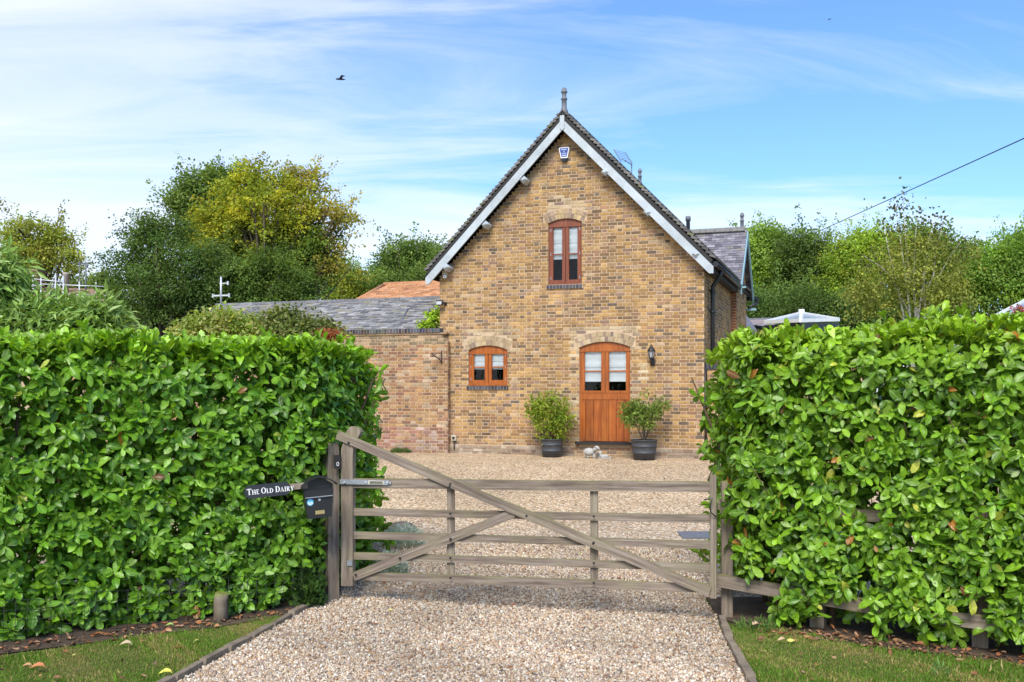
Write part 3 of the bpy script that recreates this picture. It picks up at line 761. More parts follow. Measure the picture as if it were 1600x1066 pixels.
# ---- things fixed to the house (each its own)
def on_wall(px, py, v=0.0): x, z = F(px, py, v); return (x, v, z)
al_ = hemp('alarm_box', 'small blue and white shield shaped alarm box high under the roof apex', 'alarm box', on_wall(883, 240))
b = MB().mat('alarm_white')
def shield(s): return [(-.075*s, -.12*s), (.075*s, -.12*s), (.115*s, .06*s), (.118*s, .10*s), (.10*s, .12*s), (-.10*s, .12*s), (-.118*s, .10*s), (-.115*s, .06*s)]
b.prism(shield(1), ident, -.085, -.012); b.build('casing', al_)
b = MB().mat('alarm_blue'); b.prism([(x, z+.006) for x, z in shield(.80)], ident, -.092, -.086)
b.mat('alarm_print'); b.bx(-.062, .062, -.096, -.0925, .058, .078); b.bx(-.018, .018, -.096, -.0925, .020, .036); b.bx(-.055, .055, -.096, -.0925, -.024, -.008); b.bx(-.05, .05, -.096, -.0925, -.075, -.05); b.build('badge', al_)
b = MB().mat('alarm_dark'); b.prism([(-.05, -.185), (.05, -.185), (.075, -.122), (-.075, -.122)], ident, -.075, -.012); b.build('strobe', al_)
ld = hemp('wall_lantern', 'black wall lantern with clear glass right of the door', 'lamp', on_wall(1020, 562))
b = MB().mat('black_iron'); b.lathe([(.045, -.11), (.05, -.09), (.05, .02), (.03, .04)], (0, -.02, -.02), 12, sy=.5); b.tube([(0, -.03, -.06), (0, -.11, -.075), (0, -.17, -.03), (0, -.17, .02)], [.022, .02, .018, .016], 8); b.build('bracket', ld)
b = MB().mat('lamp_glass'); b.lathe([(.035, .03), (.075, .17)], (0, -.17, 0), 6, smooth=False); b.build('glass_shade', ld)
b = MB().mat('black_iron'); b.lathe([(.045, .02), (.045, .035), (.03, .04)], (0, -.17, 0), 12); b.lathe([(.09, .17), (.085, .19), (.055, .24), (.04, .25), (.035, .275), (.015, .29), (.018, .305), (.004, .325)], (0, -.17, 0), 12)
for j in range(6):
    a = 2*math.pi*j/6; b.tube([(.036*math.cos(a), -.17+.036*math.sin(a), .03), (.078*math.cos(a), -.17+.078*math.sin(a), .175)], .006, 5)
b.build('cage', ld)
fl = hemp('floodlight', 'small black floodlight near left corner of the gable above the garden wall', 'lamp', on_wall(693, 474))
b = MB().mat('black_plastic'); b.box((-.03, -.16, 0), (.16, .07, .11), Matrix.Rotation(math.radians(-20), 3, 'X')); b.tube([(.05, 0, -.02), (.05, -.08, -.03), (0, -.12, -.01)], .014, 6); b.bx(.02, .09, -.03, 0, -.05, .02); b.build('housing', fl)
b = MB().mat('lamp_glass'); b.box((-.03, -.202, -.01), (.125, .012, .08), Matrix.Rotation(math.radians(-20), 3, 'X')); b.build('lens', fl)
cm_ = hemp('security_sensor', 'white motion sensor with round head tucked under the left eave', 'sensor', on_wall(697, 430))
b = MB().mat('cream_plastic'); b.bx(-.05, .05, -.10, 0, .0, .09); b.build('mount', cm_); b = MB().mat('white_paint'); b.blob((0, -.09, -.045), (.058, .05, .045)); b.build('head', cm_)
b = MB().mat('black_plastic'); b.blob((-.02, -.138, -.045), (.015, .006, .012)); b.blob((.02, -.138, -.045), (.015, .006, .012)); b.build('lens', cm_)
sk = hemp('outdoor_socket', 'cream outdoor socket with black conduit low on the wall by the corner', 'socket', on_wall(711, 684))
b = MB().mat('cream_plastic'); b.bx(-.05, .05, -.095, -.02, -.06, .06); b.build('box', sk); b = MB().mat('black_plastic'); b.bx(-.03, .03, -.105, -.094, -.035, .03); b.tube([(0, -.05, -.06), (0, -.05, -.27)], .014, 6); b.build('conduit', sk)
ar = hemp('television_aerial', 'grid television aerial on a thin mast behind the right roof slope', 'aerial', (F(987, 300, 5.4)[0], 5.4, 6.42))
x0 = 0
b = MB().mat('lead'); b.tube([(0, 0, 0), (0, 0, 1.22)], .016, 6); b.build('mast', ar)
b = MB().mat('lead')
for dx in (-.38, -.06): b.bar((dx-.10, -.1, 1.62-(.10 if dx > -.2 else 0)), (dx+.10, -.1, 1.28-(.08 if dx > -.2 else 0)), .022, .022)
for k in range(7):
    t = k/6; b.tube([(-.47+.18*t, -.1, 1.60-.30*t), (-.15+.18*t, -.1, 1.50-.30*t)], .006, 5)
b.tube([(-.25, -.1, 1.35), (.0, 0, 1.18)], .010, 6); b.tube([(-.05, 0, .8), (.0, 0, 1.0), (-.18, -.05, 1.05)], .010, 6); b.build('grid', ar)

# ================================================================ garden wall left
LV = -.16
xa, _ = F(536, 600, LV); xb, _ = F(699.5, 600, LV)
gw = hemp('garden_wall', 'weathered orange brick garden wall with dark blue brick coping left of the house', 'wall', (0, 0, 0))
ztopw = F(687, 522.5, LV)[1]
b = MB()
def patg(x, z):
    if z < .65: return [((.36, .17, .13), 3), ((.40, .24, .20), 3), ((.48, .36, .31), 3), ((.30, .13, .10), 2), ((.44, .28, .17), 2)] if random.random() < .8 else None
    if z > ztopw-.25: return [((.30, .22, .14), 3), ((.22, .17, .10), 3), ((.42, .30, .18), 3)]
    return None
xcop = F(688, 520, LV)[0]
brickwall(b, lambda x, y, z: (x, LV+y, z), (xa, xb), -.12, ztopw, lambda z: (xa, xb if z < ztopw-.16 else xcop+(xb-xcop)*(ztopw-z)/.16), (), OLDST, 'old_mortar', depth=.15, patch=patg)
brickwall(b, lambda s_, d, z: (xb-d, LV+s_, z), (.01, .155), -.12, ztopw-.17, None, (), OLDST, 'old_mortar', depth=.05)
b.build('wall', gw)
b = MB().mat('brick'); x = xa-.02
while x < xcop:
    b.col = tuple(q*random.choice((1, 1, .8, 1.2)) for q in pick(BLUEB)); b.bx(x, x+.064, LV-.05, LV+.20, ztopw+.045, ztopw+.145-random.random()*.006); x += .075
b.mat('old_mortar'); b.bx(xa-.02, xcop, LV-.042, LV+.19, ztopw+.04, ztopw+.137)
b.mat('brick'); x = xa-.02
while x < xcop+.05: b.col = pick([((.30, .20, .12), 1), ((.36, .26, .15), 1)]); b.bx(x, x+.215, LV-.028, LV+.16, ztopw+.002, ztopw+.041); x += .225
b.build('coping', gw)
# lower wall carrying on left behind the hedge
lw = hemp('garden_wall', 'lower brick wall with dark coping behind the left hedge and shrubs', 'wall')
b = MB(); x0, z0 = F(380, 531, .3); x1 = xa-.03; zl = F(410, 528, .3)[1]
brickwall(b, lambda x, y, z: (x, .3+y, z), (x0-6, x1), -.1, zl, None, (), OLDST, 'old_mortar'); b.build('wall', lw)
b = MB().mat('brick'); x = x0-6
while x < x1: b.col = pick(BLUEB); b.bx(x, x+.066, .24, .50, zl+.003, zl+.10); x += .075
b.build('coping', lw)
# right low wall beyond the house corner
rw = hemp('garden_wall', 'short brick wall with blue coping at right corner of the house', 'wall')
b = MB(); zr = F(1106, 577, .1)[1]; brickwall(b, lambda x, y, z: (x, .12+y, z), (.05, 3.2), -.1, zr, None, (), STOCK); b.build('wall', rw)
b = MB().mat('brick'); x = .03
while x < 3.2: b.col = pick(BLUEB); b.bx(x, x+.066, .08, .3, zr+.002, zr+.09); x += .075
b.build('coping', rw)
dp = hemp('drain_pipe', 'thin black pipe in the corner between gable and low wall', 'pipe', (.02, -.0, 0))
b = MB().mat('black_plastic'); b.tube([(0, .03, -.05), (0, .03, zr+.15)], .022, 8)
for z in (.3, .9, 1.5): b.tube([(0, .03, z), (0, .03, z+.04)], .03, 8)
b.build('pipe', dp); b = MB().mat('black_iron'); b.bx(.04, .28, -.22, .09, -.03, .10); b.build('gully', dp)
# basket bracket on the left wall
hb = hemp('basket_bracket', 'black iron hanging basket bracket on the left garden wall', 'bracket', on_wall(690.5, 559, LV))
b = MB().mat('black_iron'); b.bx(-.01, .01, -.02, -.007, -.16, .16); b.tube([(0, -.02, -.10), (-.05, -.10, -.02), (-.11, -.22, .04), (-.13, -.26, .10)], .012, 6)
b.tube([(0, -.02, .10), (-.06, -.13, .10), (-.12, -.25, .09)], .010, 6); b.tube([(-.13, -.26, .10), (-.15, -.29, .07), (-.15, -.28, .02), (-.12, -.25, .03)], .012, 6); b.build('arm', hb)

# ================================================================ outbuilding roofs behind the wall
ob = hemp('outbuilding', 'long low outbuilding with grey slate roof behind the garden wall', 'building')
OGv = 3.9
rx0, rz0 = F(340, 479, OGv); rx1 = -HW-.02; rzr = F(687, 466.5, OGv)[1]
ev = 1.15; ez_ = 2.52
ul = math.hypot(OGv-ev, rzr-ez_); uph = ((OGv-ev)/ul, (rzr-ez_)/ul)
GS = [((.215, .205, .20), 3), ((.26, .253, .25), 3), ((.31, .30, .29), 2), ((.155, .15, .155), 2), ((.27, .25, .19), 1.8), ((.36, .345, .33), 1)]
slatefield('roof', (rx0, ev, ez_), (1, 0, 0), (0, uph[0], uph[1]), rx1-rx0, ul, .23, .115, .012, GS, ob, lift=.022, wob=.012)
b = MB().mat('slate'); b.col = (.12, .12, .125); i = b.addv([(rx0, ev, ez_-.02), (rx1, ev, ez_-.02), (rx1, OGv, rzr-.03), (rx0, OGv, rzr-.03), (rx0, OGv*2-ev, ez_-.02), (rx1, OGv*2-ev, ez_-.02)])
b.face((i, i+1, i+2, i+3)); b.face((i+3, i+2, i+5, i+4)); b.build('roof_deck', ob)
b = MB().mat('slate'); x = rx0
while x < rx1: b.col = pick([((.19, .19, .205), 2), ((.25, .25, .26), 1)]); b.box((x+.21, OGv, rzr+.02), (.42, .22, .07), Matrix.Rotation(random.uniform(-.02, .02), 3, 'Y')); x += .43
b.build('ridge', ob)
b = MB().mat('mortar'); b.bx(rx0+.15, rx1, ev+.25, OGv*2-ev-.25, -.3, ez_+.08); b.prism([(ev+.25, ez_), (OGv*2-ev-.25, ez_), (OGv, rzr-.15)], lambda a, c, y: (y, a, c), rx0+.15, rx0+.25); b.build('wall', ob)
b = MB().mat('lead'); xv, _ = F(633, 490, 2.5); b.tube([(F(640, 480, 3.3)[0], 3.2, F(640, 483, 3.2)[1]), (F(622, 515, 2.0)[0], 1.6, ez_+.24)], .03, 6); b.build('valley_strip', ob)
# weather vane cross on the ridge end
wv = hemp('weather_vane', 'pale metal weather vane on the left end of the slate ridge', 'weather vane', (rx0+.12, OGv, rzr))
b = MB().mat('scaffold'); b.tube([(0, 0, 0), (0, 0, .86)], .028, 8); b.bar((-.27, 0, .30), (.27, 0, .30), .045, .03); b.bar((-.05, 0, .66), (.24, 0, .66), .03, .02)
for x, z in ((-.28, .30), (.28, .30), (.24, .66)): b.box((x, 0, z), (.05, .03, .11))
b.build('vane', wv)
# terracotta pantile roof further back
tb = hemp('neighbour_house', 'far house with orange terracotta tiled hipped roof behind the slate roof', 'house')
TV = 11.5
tx0, tz0 = F(556, 472, TV-2.6); tx1, tz1 = F(600, 447, TV); tx2, tz2 = F(700, 443, TV)
TP = [((.50, .26, .13), 3), ((.56, .31, .17), 3), ((.42, .21, .11), 2), ((.60, .38, .24), 1)]
tz1 = max(tz1, tz2); tul = math.hypot(2.6, tz1-tz0); tup = (2.6/tul, (tz1-tz0)/tul)
def tmask(a, h): return a > h/tul*(tx1-tx0)
slatefield('roof', (tx0, TV-2.6, tz0), (1, 0, 0), (0, tup[0], tup[1]), tx2-tx0+2, tul, .24, .17, .04, TP, tb, mat='coloured', lift=.04, mask=tmask)
b = MB().mat('coloured'); b.col = (.42, .17, .07); i = b.addv([(tx0, TV-2.6, tz0-.03), (tx2+2, TV-2.6, tz0-.03), (tx2+2, TV, tz1-.04), (tx1, TV, tz1-.04), (tx0, TV+2.6, tz0-.03), (tx2+2, TV+2.6, tz0-.03)])
b.face((i, i+1, i+2, i+3)); b.face((i+3, i+2, i+5, i+4)); b.face((i, i+3, i+4)); b.build('roof_deck', tb)
b = MB().mat('coloured'); b.col = (.5, .24, .12); b.tube([(tx1, TV, tz1+.03), (tx2+2, TV, tz1+.03)], .10, 8); b.tube([(tx1, TV, tz1+.02), (tx0, TV-2.6, tz0+.03)], .08, 8); b.build('ridge', tb)
b = MB().mat('mortar'); b.bx(tx0+.3, tx2+1.8, TV-2.3, TV+2.3, -1, tz0); b.build('wall', tb)

# ================================================================ gate
def GY(px): return 9.65+(8.80-9.65)*((px-553)/(1112-553))
def GP(px, py, off=0.0):
    """point in the plane of the gate, off metres toward the camera"""
    k = (px-800)/FPX; a, c = -1.539, 9.65; dx, dy = 1.771+1.539, -.85
    Ld = math.hypot(dx, dy); nx, ny = dy/Ld, -dx/Ld      # toward the camera
    a2, c2 = a+nx*off, c+ny*off
    s = (k*c2-a2)/(dx-k*dy); Y = c2+dy*s
    return Vector((a2+dx*s, Y, CAMZ-(py-HOR)/FPX*Y))
gate = empty('field_gate', (-1.6, 9.66, 0), 'five bar weathered timber gate across the gravel drive', 'gate')
def place(o, root): o.parent = root; o.matrix_parent_inverse = Matrix.Translation(-Vector(root.location)) if root.rotation_euler.z == 0 else (Matrix.Translation(root.location) @ Matrix.Rotation(root.rotation_euler.z, 4, 'Z')).inverted(); return o
ND = Vector((-.2487, -.9686, 0))
def rail(name, pts, h, t, off):
    b = MB().mat('gate_wood'); up = None
    (x0, y0), (x1, y1) = pts
    b.bar(GP(x0, y0, off), GP(x1, y1, off), h, t, up=None)
    return place(b.build(name), gate)
for y0, y1, h in ((755, 761, .092), (800, 810.5, .072), (836, 851.5, .07), (868, 887, .07), (899, 919.5, .078)):
    rail('rail', ((549, y0), (1112, y1)), h, .024 if h < .09 else .05, .0)
rail('upright', ((704.5, 748), (704.6, 899)), .072, .022, -.025)
rail('upright', ((928, 759), (928.1, 911)), .072, .022, -.025)
rail('brace', ((527, 679.5), (1109, 925)), .088, .024, .045)
rail('brace', ((553, 901), (803, 802)), .085, .024, .028)
rail('closing_stile', ((1114.5, 742), (1114.6, 934)), .055, .07, 0)
b = MB().mat('gate_wood')
hp = [(533, 916), (551, 916), (551, 720), (551.8, 700), (557, 688), (563.5, 675), (561, 670), (555, 666.5), (548, 666.5), (543, 671), (540, 678), (533, 702)]
hp3 = [GP(x, y, .035) for x, y in hp]; n = len(hp3); bk = [p-ND*.07 for p in hp3]
gr = [(p.z*.35, p.x*4, p.y*4) for p in hp3+bk]
i = b.addv(hp3+bk, gr); b.face([i+k for k in reversed(range(n))]); b.face([i+n+k for k in range(n)])
for k in range(n): b.face((i+k, i+(k+1) % n, i+n+(k+1) % n, i+n+k))
place(b.build('hanging_stile'), gate)
# bolts
for px, py in ((704, 756), (704, 803), (704, 842), (704, 872), (704, 903), (928, 807), (928, 848), (928, 880), (928, 911), (545, 692), (823, 806), (625, 872), (556, 898), (927, 849), (703, 760)):
    b = MB().mat('black_iron'); c = GP(px, py, .058 if py < 700 else .05); b.tube([c, c+ND*.012], .011, 8); place(b.build('bolt'), gate)
b = MB().mat('galvanised'); b.bar(GP(531, 752.7, .062), GP(607, 754.5, .040), .046, .006); b.bar(GP(606, 754.5, .040), GP(611, 754.6, .040), .028, .006)
place(b.build('hinge_strap'), gate)
for px in (538.5, 572, 606):
    b = MB().mat('scaffold'); c = GP(px, 753.5, .068 if px < 550 else .05); b.tube([c, c+ND*.012], .010, 8); place(b.build('bolt'), gate)
b = MB().mat('cream_plastic'); b.bar(GP(575.5, 753.8, .054), GP(600, 754.4, .049), .034, .004)
b.mat('black_plastic')
for dy in (-1.4, 0, 1.4): b.bar(GP(577.5, 753.8+dy, .0575), GP(598, 754.3+dy, .0525), .004, .003)
place(b.build('maker_plate'), gate)
b = MB().mat('galvanised'); b.bar(GP(543, 880, .04), GP(550.5, 880, .04), .05, .02); place(b.build('hinge_strap'), gate)

def yard_box(b, c, size, rz, top=0):
    R = Matrix.Rotation(rz, 3, 'Z'); cx_, cy_ = c; hz = size[2]; hx, hy = size[0]/2, size[1]/2
    for seg in range(4):
        pass
    z0, z1 = -.2, hz; pts = []; gr = []
    zs = [z0+(z1-z0)*k/8 for k in range(9)]
    for z in zs:
        for a, q in ((-1, -1), (1, -1), (1, 1), (-1, 1)):
            p = R @ Vector((a*hx+random.uniform(-1, 1)*.0015, q*hy, 0)); pts.append((cx_+p.x, cy_+p.y, z)); gr.append((z*.35+cx_, a*.25, q*.25))
    i = b.addv(pts, gr)
    for k in range(8):
        for j in range(4): a = i+k*4+j; q = i+k*4+(j+1) % 4; b.face((a, q, q+4, a+4))
    e = i+32; tp = b.addv([(cx_, cy_, z1+top)], [(0, 0, 0)])
    for j in range(4): b.face((e+j, e+(j+1) % 4, tp))
gp = empty('gate_post', (-1.775, 9.72, 0), 'square timber gate post beside the mailbox at the hedge end', 'post')
b = MB().mat('gate_wood'); yard_box(b, (-1.775, 9.72), (.118, .118, 1.555), math.radians(38), .012); place(b.build('post'), gp)
db = empty('doorbell', tuple(at(526, 722, 9.60)), 'black doorbell unit on the left gate post', 'doorbell', math.radians(-10))
b = MB().mat('black_plastic'); b.bx(-.03, .032, 0, .05, -.065, .065); b.build('housing', db)
b = MB().mat('white_letter'); pts = [(.012+.011*math.cos(a), -.003, -.02+.017*math.sin(a)) for a in np.linspace(0, 2*math.pi, 15)]; b.tube(pts, .003, 5, cap=False); b.build('button', db)
gp2 = empty('gate_post', (1.955, 9.03, 0), 'square timber gate post half covered by the right hedge', 'post')
b = MB().mat('gate_wood'); yard_box(b, (1.955, 9.03), (.10, .12, 1.24), math.radians(-8), .01); place(b.build('post'), gp2)
gl = empty('gate_latch', tuple(at(1113, 790, 8.72)), 'curved iron latch loop at the closing end of the gate', 'latch')
b = MB().mat('black_iron'); b.tube([at(1100, 781, 8.74), at(1108, 780, 8.73), at(1113, 778, 8.72), at(1110, 790, 8.72), at(1110, 800, 8.72), at(1119, 808, 8.74)], .006, 6); place(b.build('loop'), gl)
# right fence: posts and rails
fr_ = empty('post_and_rail_fence', (2.0, 9.0, 0), 'low weathered rail fence running beneath the right hedge', 'fence')
for (x, y) in ((2.66, 8.62), (3.76, 7.96), (5.0, 7.25)):
    b = MB().mat('gate_wood'); yard_box(b, (x, y), (.12, .10, 1.15), math.radians(-30)); place(b.build('post'), fr_)
def zf(px, py, Y): return CAMZ-(py-HOR)/FPX*Y
r0 = at(1119, 906, 8.93); r1 = at(1440, 962, 8.02); r2 = at(1625, 990, 7.48)
b = MB().mat('gate_wood'); b.bar(r0, r1, .115, .035); place(b.build('rail'), fr_)
b = MB().mat('gate_wood'); b.bar(r1+Vector((.0, -.0, .004)), r2+Vector((1.2, -.68, 0)), .11, .035); place(b.build('rail'), fr_)
for z in (.98,):
    b = MB().mat('gate_wood'); b.bar((r0.x+.05, r0.y+.14, z+.05), (r2.x+1.3, r2.y-.50, z), .10, .035); place(b.build('rail'), fr_)
# left wire fence with round posts
fl_ = empty('wire_fence', (-2.6, 8.95, 0), 'low rusty wire mesh fence on round posts under the left hedge', 'fence')
for (x, y, h) in ((-2.60, 8.86, .26), (-5.4, 7.2, .6)):
    b = MB().mat('gate_wood'); b.tube([(x, y, -.1), (x, y, .2), (x+.01, y, h)], [.068, .064, .06], 12); place(b.build('post'), fl_)
b = MB().mat('black_iron'); A, B_ = Vector((-1.84, 9.42, 0)), Vector((-6.2, 6.62, 0)); nW = 60
for z in (.05, .13, .21, .29, .37): b.tube([A.lerp(B_, k/30)+Vector((0, 0, z+.012*math.sin(k*1.7))) for k in range(31)], .0022, 4)
for k in range(nW): p = A.lerp(B_, k/nW); b.tube([p+Vector((0, 0, .0)), p+Vector((.01, 0, .37))], .0018, 4)
place(b.build('mesh'), fl_)

# ================================================================ mailbox and house sign
mrz = math.radians(20)
mb = empty('mailbox', (-1.80, 9.22, 1.08), 'black metal mailbox with round blue sticker beside the gate post', 'mailbox', mrz)
tl_ = math.radians(-4); RT = Matrix.Rotation(tl_, 3, 'Y')
def mf(a, c, y): p = RT @ Vector((a, y, c)); return tuple(p)
b = MB().mat('black_plastic')
body = [(-.115, -.19), (.105, -.19), (.135, .07), (-.14, .07)]
b.prism(body, mf, -.05, .07); b.prism([(-.14, .07), (.135, .07), (.135, .115), (.075, .155), (0, .175), (-.075, .155), (-.14, .115)], mf, -.035, .07); b.build('body', mb)
b = MB().mat('black_plastic')
lid = [(-.165, .095), (-.155, .115), (-.08, .165), (0, .188), (.08, .165), (.16, .118), (.17, .10)]
for (a0, c0), (a1, c1) in zip(lid[:-1], lid[1:]): b.prism([(a0, c0), (a1, c1), (a1, c1+.014), (a0, c0+.014)], mf, -.10, .08)
b.build('lid', mb)
b = MB().mat('black_plastic'); b.prism([(-.128, .012), (.122, .012), (.128, .075), (-.133, .075)], mf, -.062, -.051); b.build('flap', mb)
b = MB().mat('galvanised'); b.prism([(-.128, .004), (.122, .004), (.122, .011), (-.128, .011)], mf, -.072, -.051); b.build('flap_edge', mb)
b = MB().mat('sticker_blue'); b.prism([(-.085+.030*math.cos(a), -.037+.033*math.sin(a)) for a in np.linspace(0, 2*math.pi, 20, endpoint=False)], mf, -.054, -.0505)
b.mat('white_letter'); b.prism([(-.085+.022*math.cos(a), -.046+.013*math.sin(a)) for a in np.linspace(0, 2*math.pi, 16, endpoint=False)], mf, -.0555, -.0545)
b.mat('sticker_blue'); b.prism([(-.085+.012*math.cos(a), -.042+.006*math.sin(a)) for a in np.linspace(0, 2*math.pi, 12, endpoint=False)], mf, -.0572, -.0560); b.build('sticker', mb)
b = MB().mat('galvanised'); b.prism([(-.0+.012*math.cos(a), -.022+.012*math.sin(a)) for a in np.linspace(0, 2*math.pi, 12, endpoint=False)], mf, -.058, -.0505); b.build('lock', mb)
b = MB().mat('brass'); b.prism([(-.045, -.155), (.04, -.155), (.04, -.12), (-.045, -.12)], mf, -.054, -.0505); b.build('nameplate', mb)
# sign
sg = empty('house_sign', (-2.225, 9.03, CAMZ-(766-HOR)/FPX*9.03), 'dark oval-ended house name sign on the left hedge', 'sign', math.radians(16))
RS = Matrix.Rotation(math.radians(-4.5), 3, 'Y')
def sf(a, c, y): p = RS @ Vector((a, y, c)); return tuple(p)
sw, sh = .205, .060
pts = []
for sgx, a0 in ((1, -90), (-1, 90)):
    for k in range(9): a = math.radians(a0+180*k/8); pts.append((sgx*(sw-.045)+.045*math.cos(a), .060*math.sin(a)))
b = MB().mat('sign_slate'); b.prism(pts, sf, -.012, .006); b.build('board', sg)
b = MB().mat('gate_wood'); b.prism([(-.20, -.022), (.36, -.022), (.36, .034), (-.20, .034)], sf, .008, .03); b.build('batten', sg)
b = MB().mat('white_letter'); YL0, YL1 = -.0150, -.0125
def lr(x0, z0, x1, z1): b.prism([(x0, z0), (x1, z0), (x1, z1), (x0, z1)], sf, YL0, YL1)
def lq(*p): b.prism(list(p), sf, YL0, YL1)
def glyph(ch, x, h):
    t = .17*h; th = .075*h; s = .08*h; z = -.026
    def V(x_, w_=t): lr(x_, z, x_+w_, z+h); lr(x_-s, z, x_+w_+s, z+th*.8); lr(x_-s, z+h-th*.8, x_+w_+s, z+h)
    if ch == 'T': w_ = .72*h; lr(x, z+h-th, x+w_, z+h); lr(x, z+h-.24*h, x+th, z+h-th); lr(x+w_-th, z+h-.24*h, x+w_, z+h-th); lr(x+w_/2-t/2, z, x+w_/2+t/2, z+h-th); lr(x+w_/2-t/2-s, z, x+w_/2+t/2+s, z+th*.8); return w_
    if ch == 'H': V(x+s); V(x+s+.48*h); lr(x+s+t, z+h*.46, x+s+.48*h, z+h*.46+th); return .48*h+t+2*s
    if ch == 'I': V(x+s); return t+2*s
    if ch == 'E': V(x+s); w_ = .56*h; lr(x+s+t, z, x+w_, z+th); lr(x+w_-th, z+th, x+w_, z+.25*h); lr(x+s+t, z+h-th, x+w_, z+h); lr(x+w_-th, z+.78*h, x+w_, z+h-th); lr(x+s+t, z+.46*h, x+.42*h, z+.46*h+th); return w_
    if ch == 'L': V(x+s); w_ = .56*h; lr(x+s+t, z, x+w_, z+th); lr(x+w_-th, z+th, x+w_, z+.27*h); return w_
    if ch in 'OD':
        w_ = .78*h if ch == 'O' else .74*h; n = 20; out = []; inn = []
        rng_ = (0, 2*math.pi) if ch == 'O' else (-math.pi/2, math.pi/2)
        cx_ = x+w_/2 if ch == 'O' else x+s+t; rx = w_/2 if ch == 'O' else w_-s-t
        for k in range(n+1):
            a = rng_[0]+(rng_[1]-rng_[0])*k/n; out.append((cx_+rx*math.cos(a), z+h/2+h/2*math.sin(a))); inn.append((cx_+(rx-t)*math.cos(a), z+h/2+(h/2-th)*math.sin(a)))
        for k in range(n): lq(inn[k], out[k], out[k+1], inn[k+1])
        if ch == 'D': V(x+s)
        return w_
    if ch == 'A': w_ = .78*h; m = x+w_/2; lq((x+.02*h, z), (x+.09*h, z), (m+.02*h, z+h), (m-.03*h, z+h)); lq((x+w_-.24*h, z), (x+w_-.06*h, z), (m+.05*h, z+h), (m-.05*h, z+h)); lr(x+.2*h, z+.3*h, x+w_-.24*h, z+.3*h+th); lr(x-.02*h, z, x+.18*h, z+th*.8); lr(x+w_-.32*h, z, x+w_+.02*h, z+th*.8); return w_
    if ch == 'Y': w_ = .76*h; m = x+w_/2; lr(m-t/2, z, m+t/2, z+.45*h); lr(m-t/2-s, z, m+t/2+s, z+th*.8); lq((m-t/2, z+.42*h), (m+t/2, z+.42*h), (x+.22*h, z+h), (x+.03*h, z+h)); lq((m+.0*h, z+.42*h), (m+t/2, z+.42*h), (x+w_-.04*h, z+h), (x+w_-.12*h, z+h)); lr(x-.03*h, z+h-th*.8, x+.3*h, z+h); lr(x+w_-.25*h, z+h-th*.8, x+w_+.03*h, z+h); return w_
    if ch == 'R':
        V(x+s); rx = .36*h; cx_ = x+s+t; cz = z+.74*h; ry = .26*h
        for k in range(10):
            a, a2 = -math.pi/2+math.pi*k/10, -math.pi/2+math.pi*(k+1)/10
            lq((cx_+(rx-t)*math.cos(a), cz+(ry-th)*math.sin(a)), (cx_+rx*math.cos(a), cz+ry*math.sin(a)), (cx_+rx*math.cos(a2), cz+ry*math.sin(a2)), (cx_+(rx-t)*math.cos(a2), cz+(ry-th)*math.sin(a2)))
        lq((cx_+.02*h, z+.5*h), (cx_+.26*h, z), (cx_+.48*h, z), (cx_+.2*h, z+.5*h)); return .72*h
    return 0
txt = [('T', 1), ('H', 0), ('E', 0), (' ', 0), ('O', 1), ('L', 0), ('D', 0), (' ', 0), ('D', 1), ('A', 0), ('I', 0), ('R', 0), ('Y', 0)]
x = -.182
for ch, big in txt:
    h = .055 if big else .043
    if ch == ' ': x += .016; continue
    x += glyph(ch, x, h)+.0035
b.build('lettering', sg)

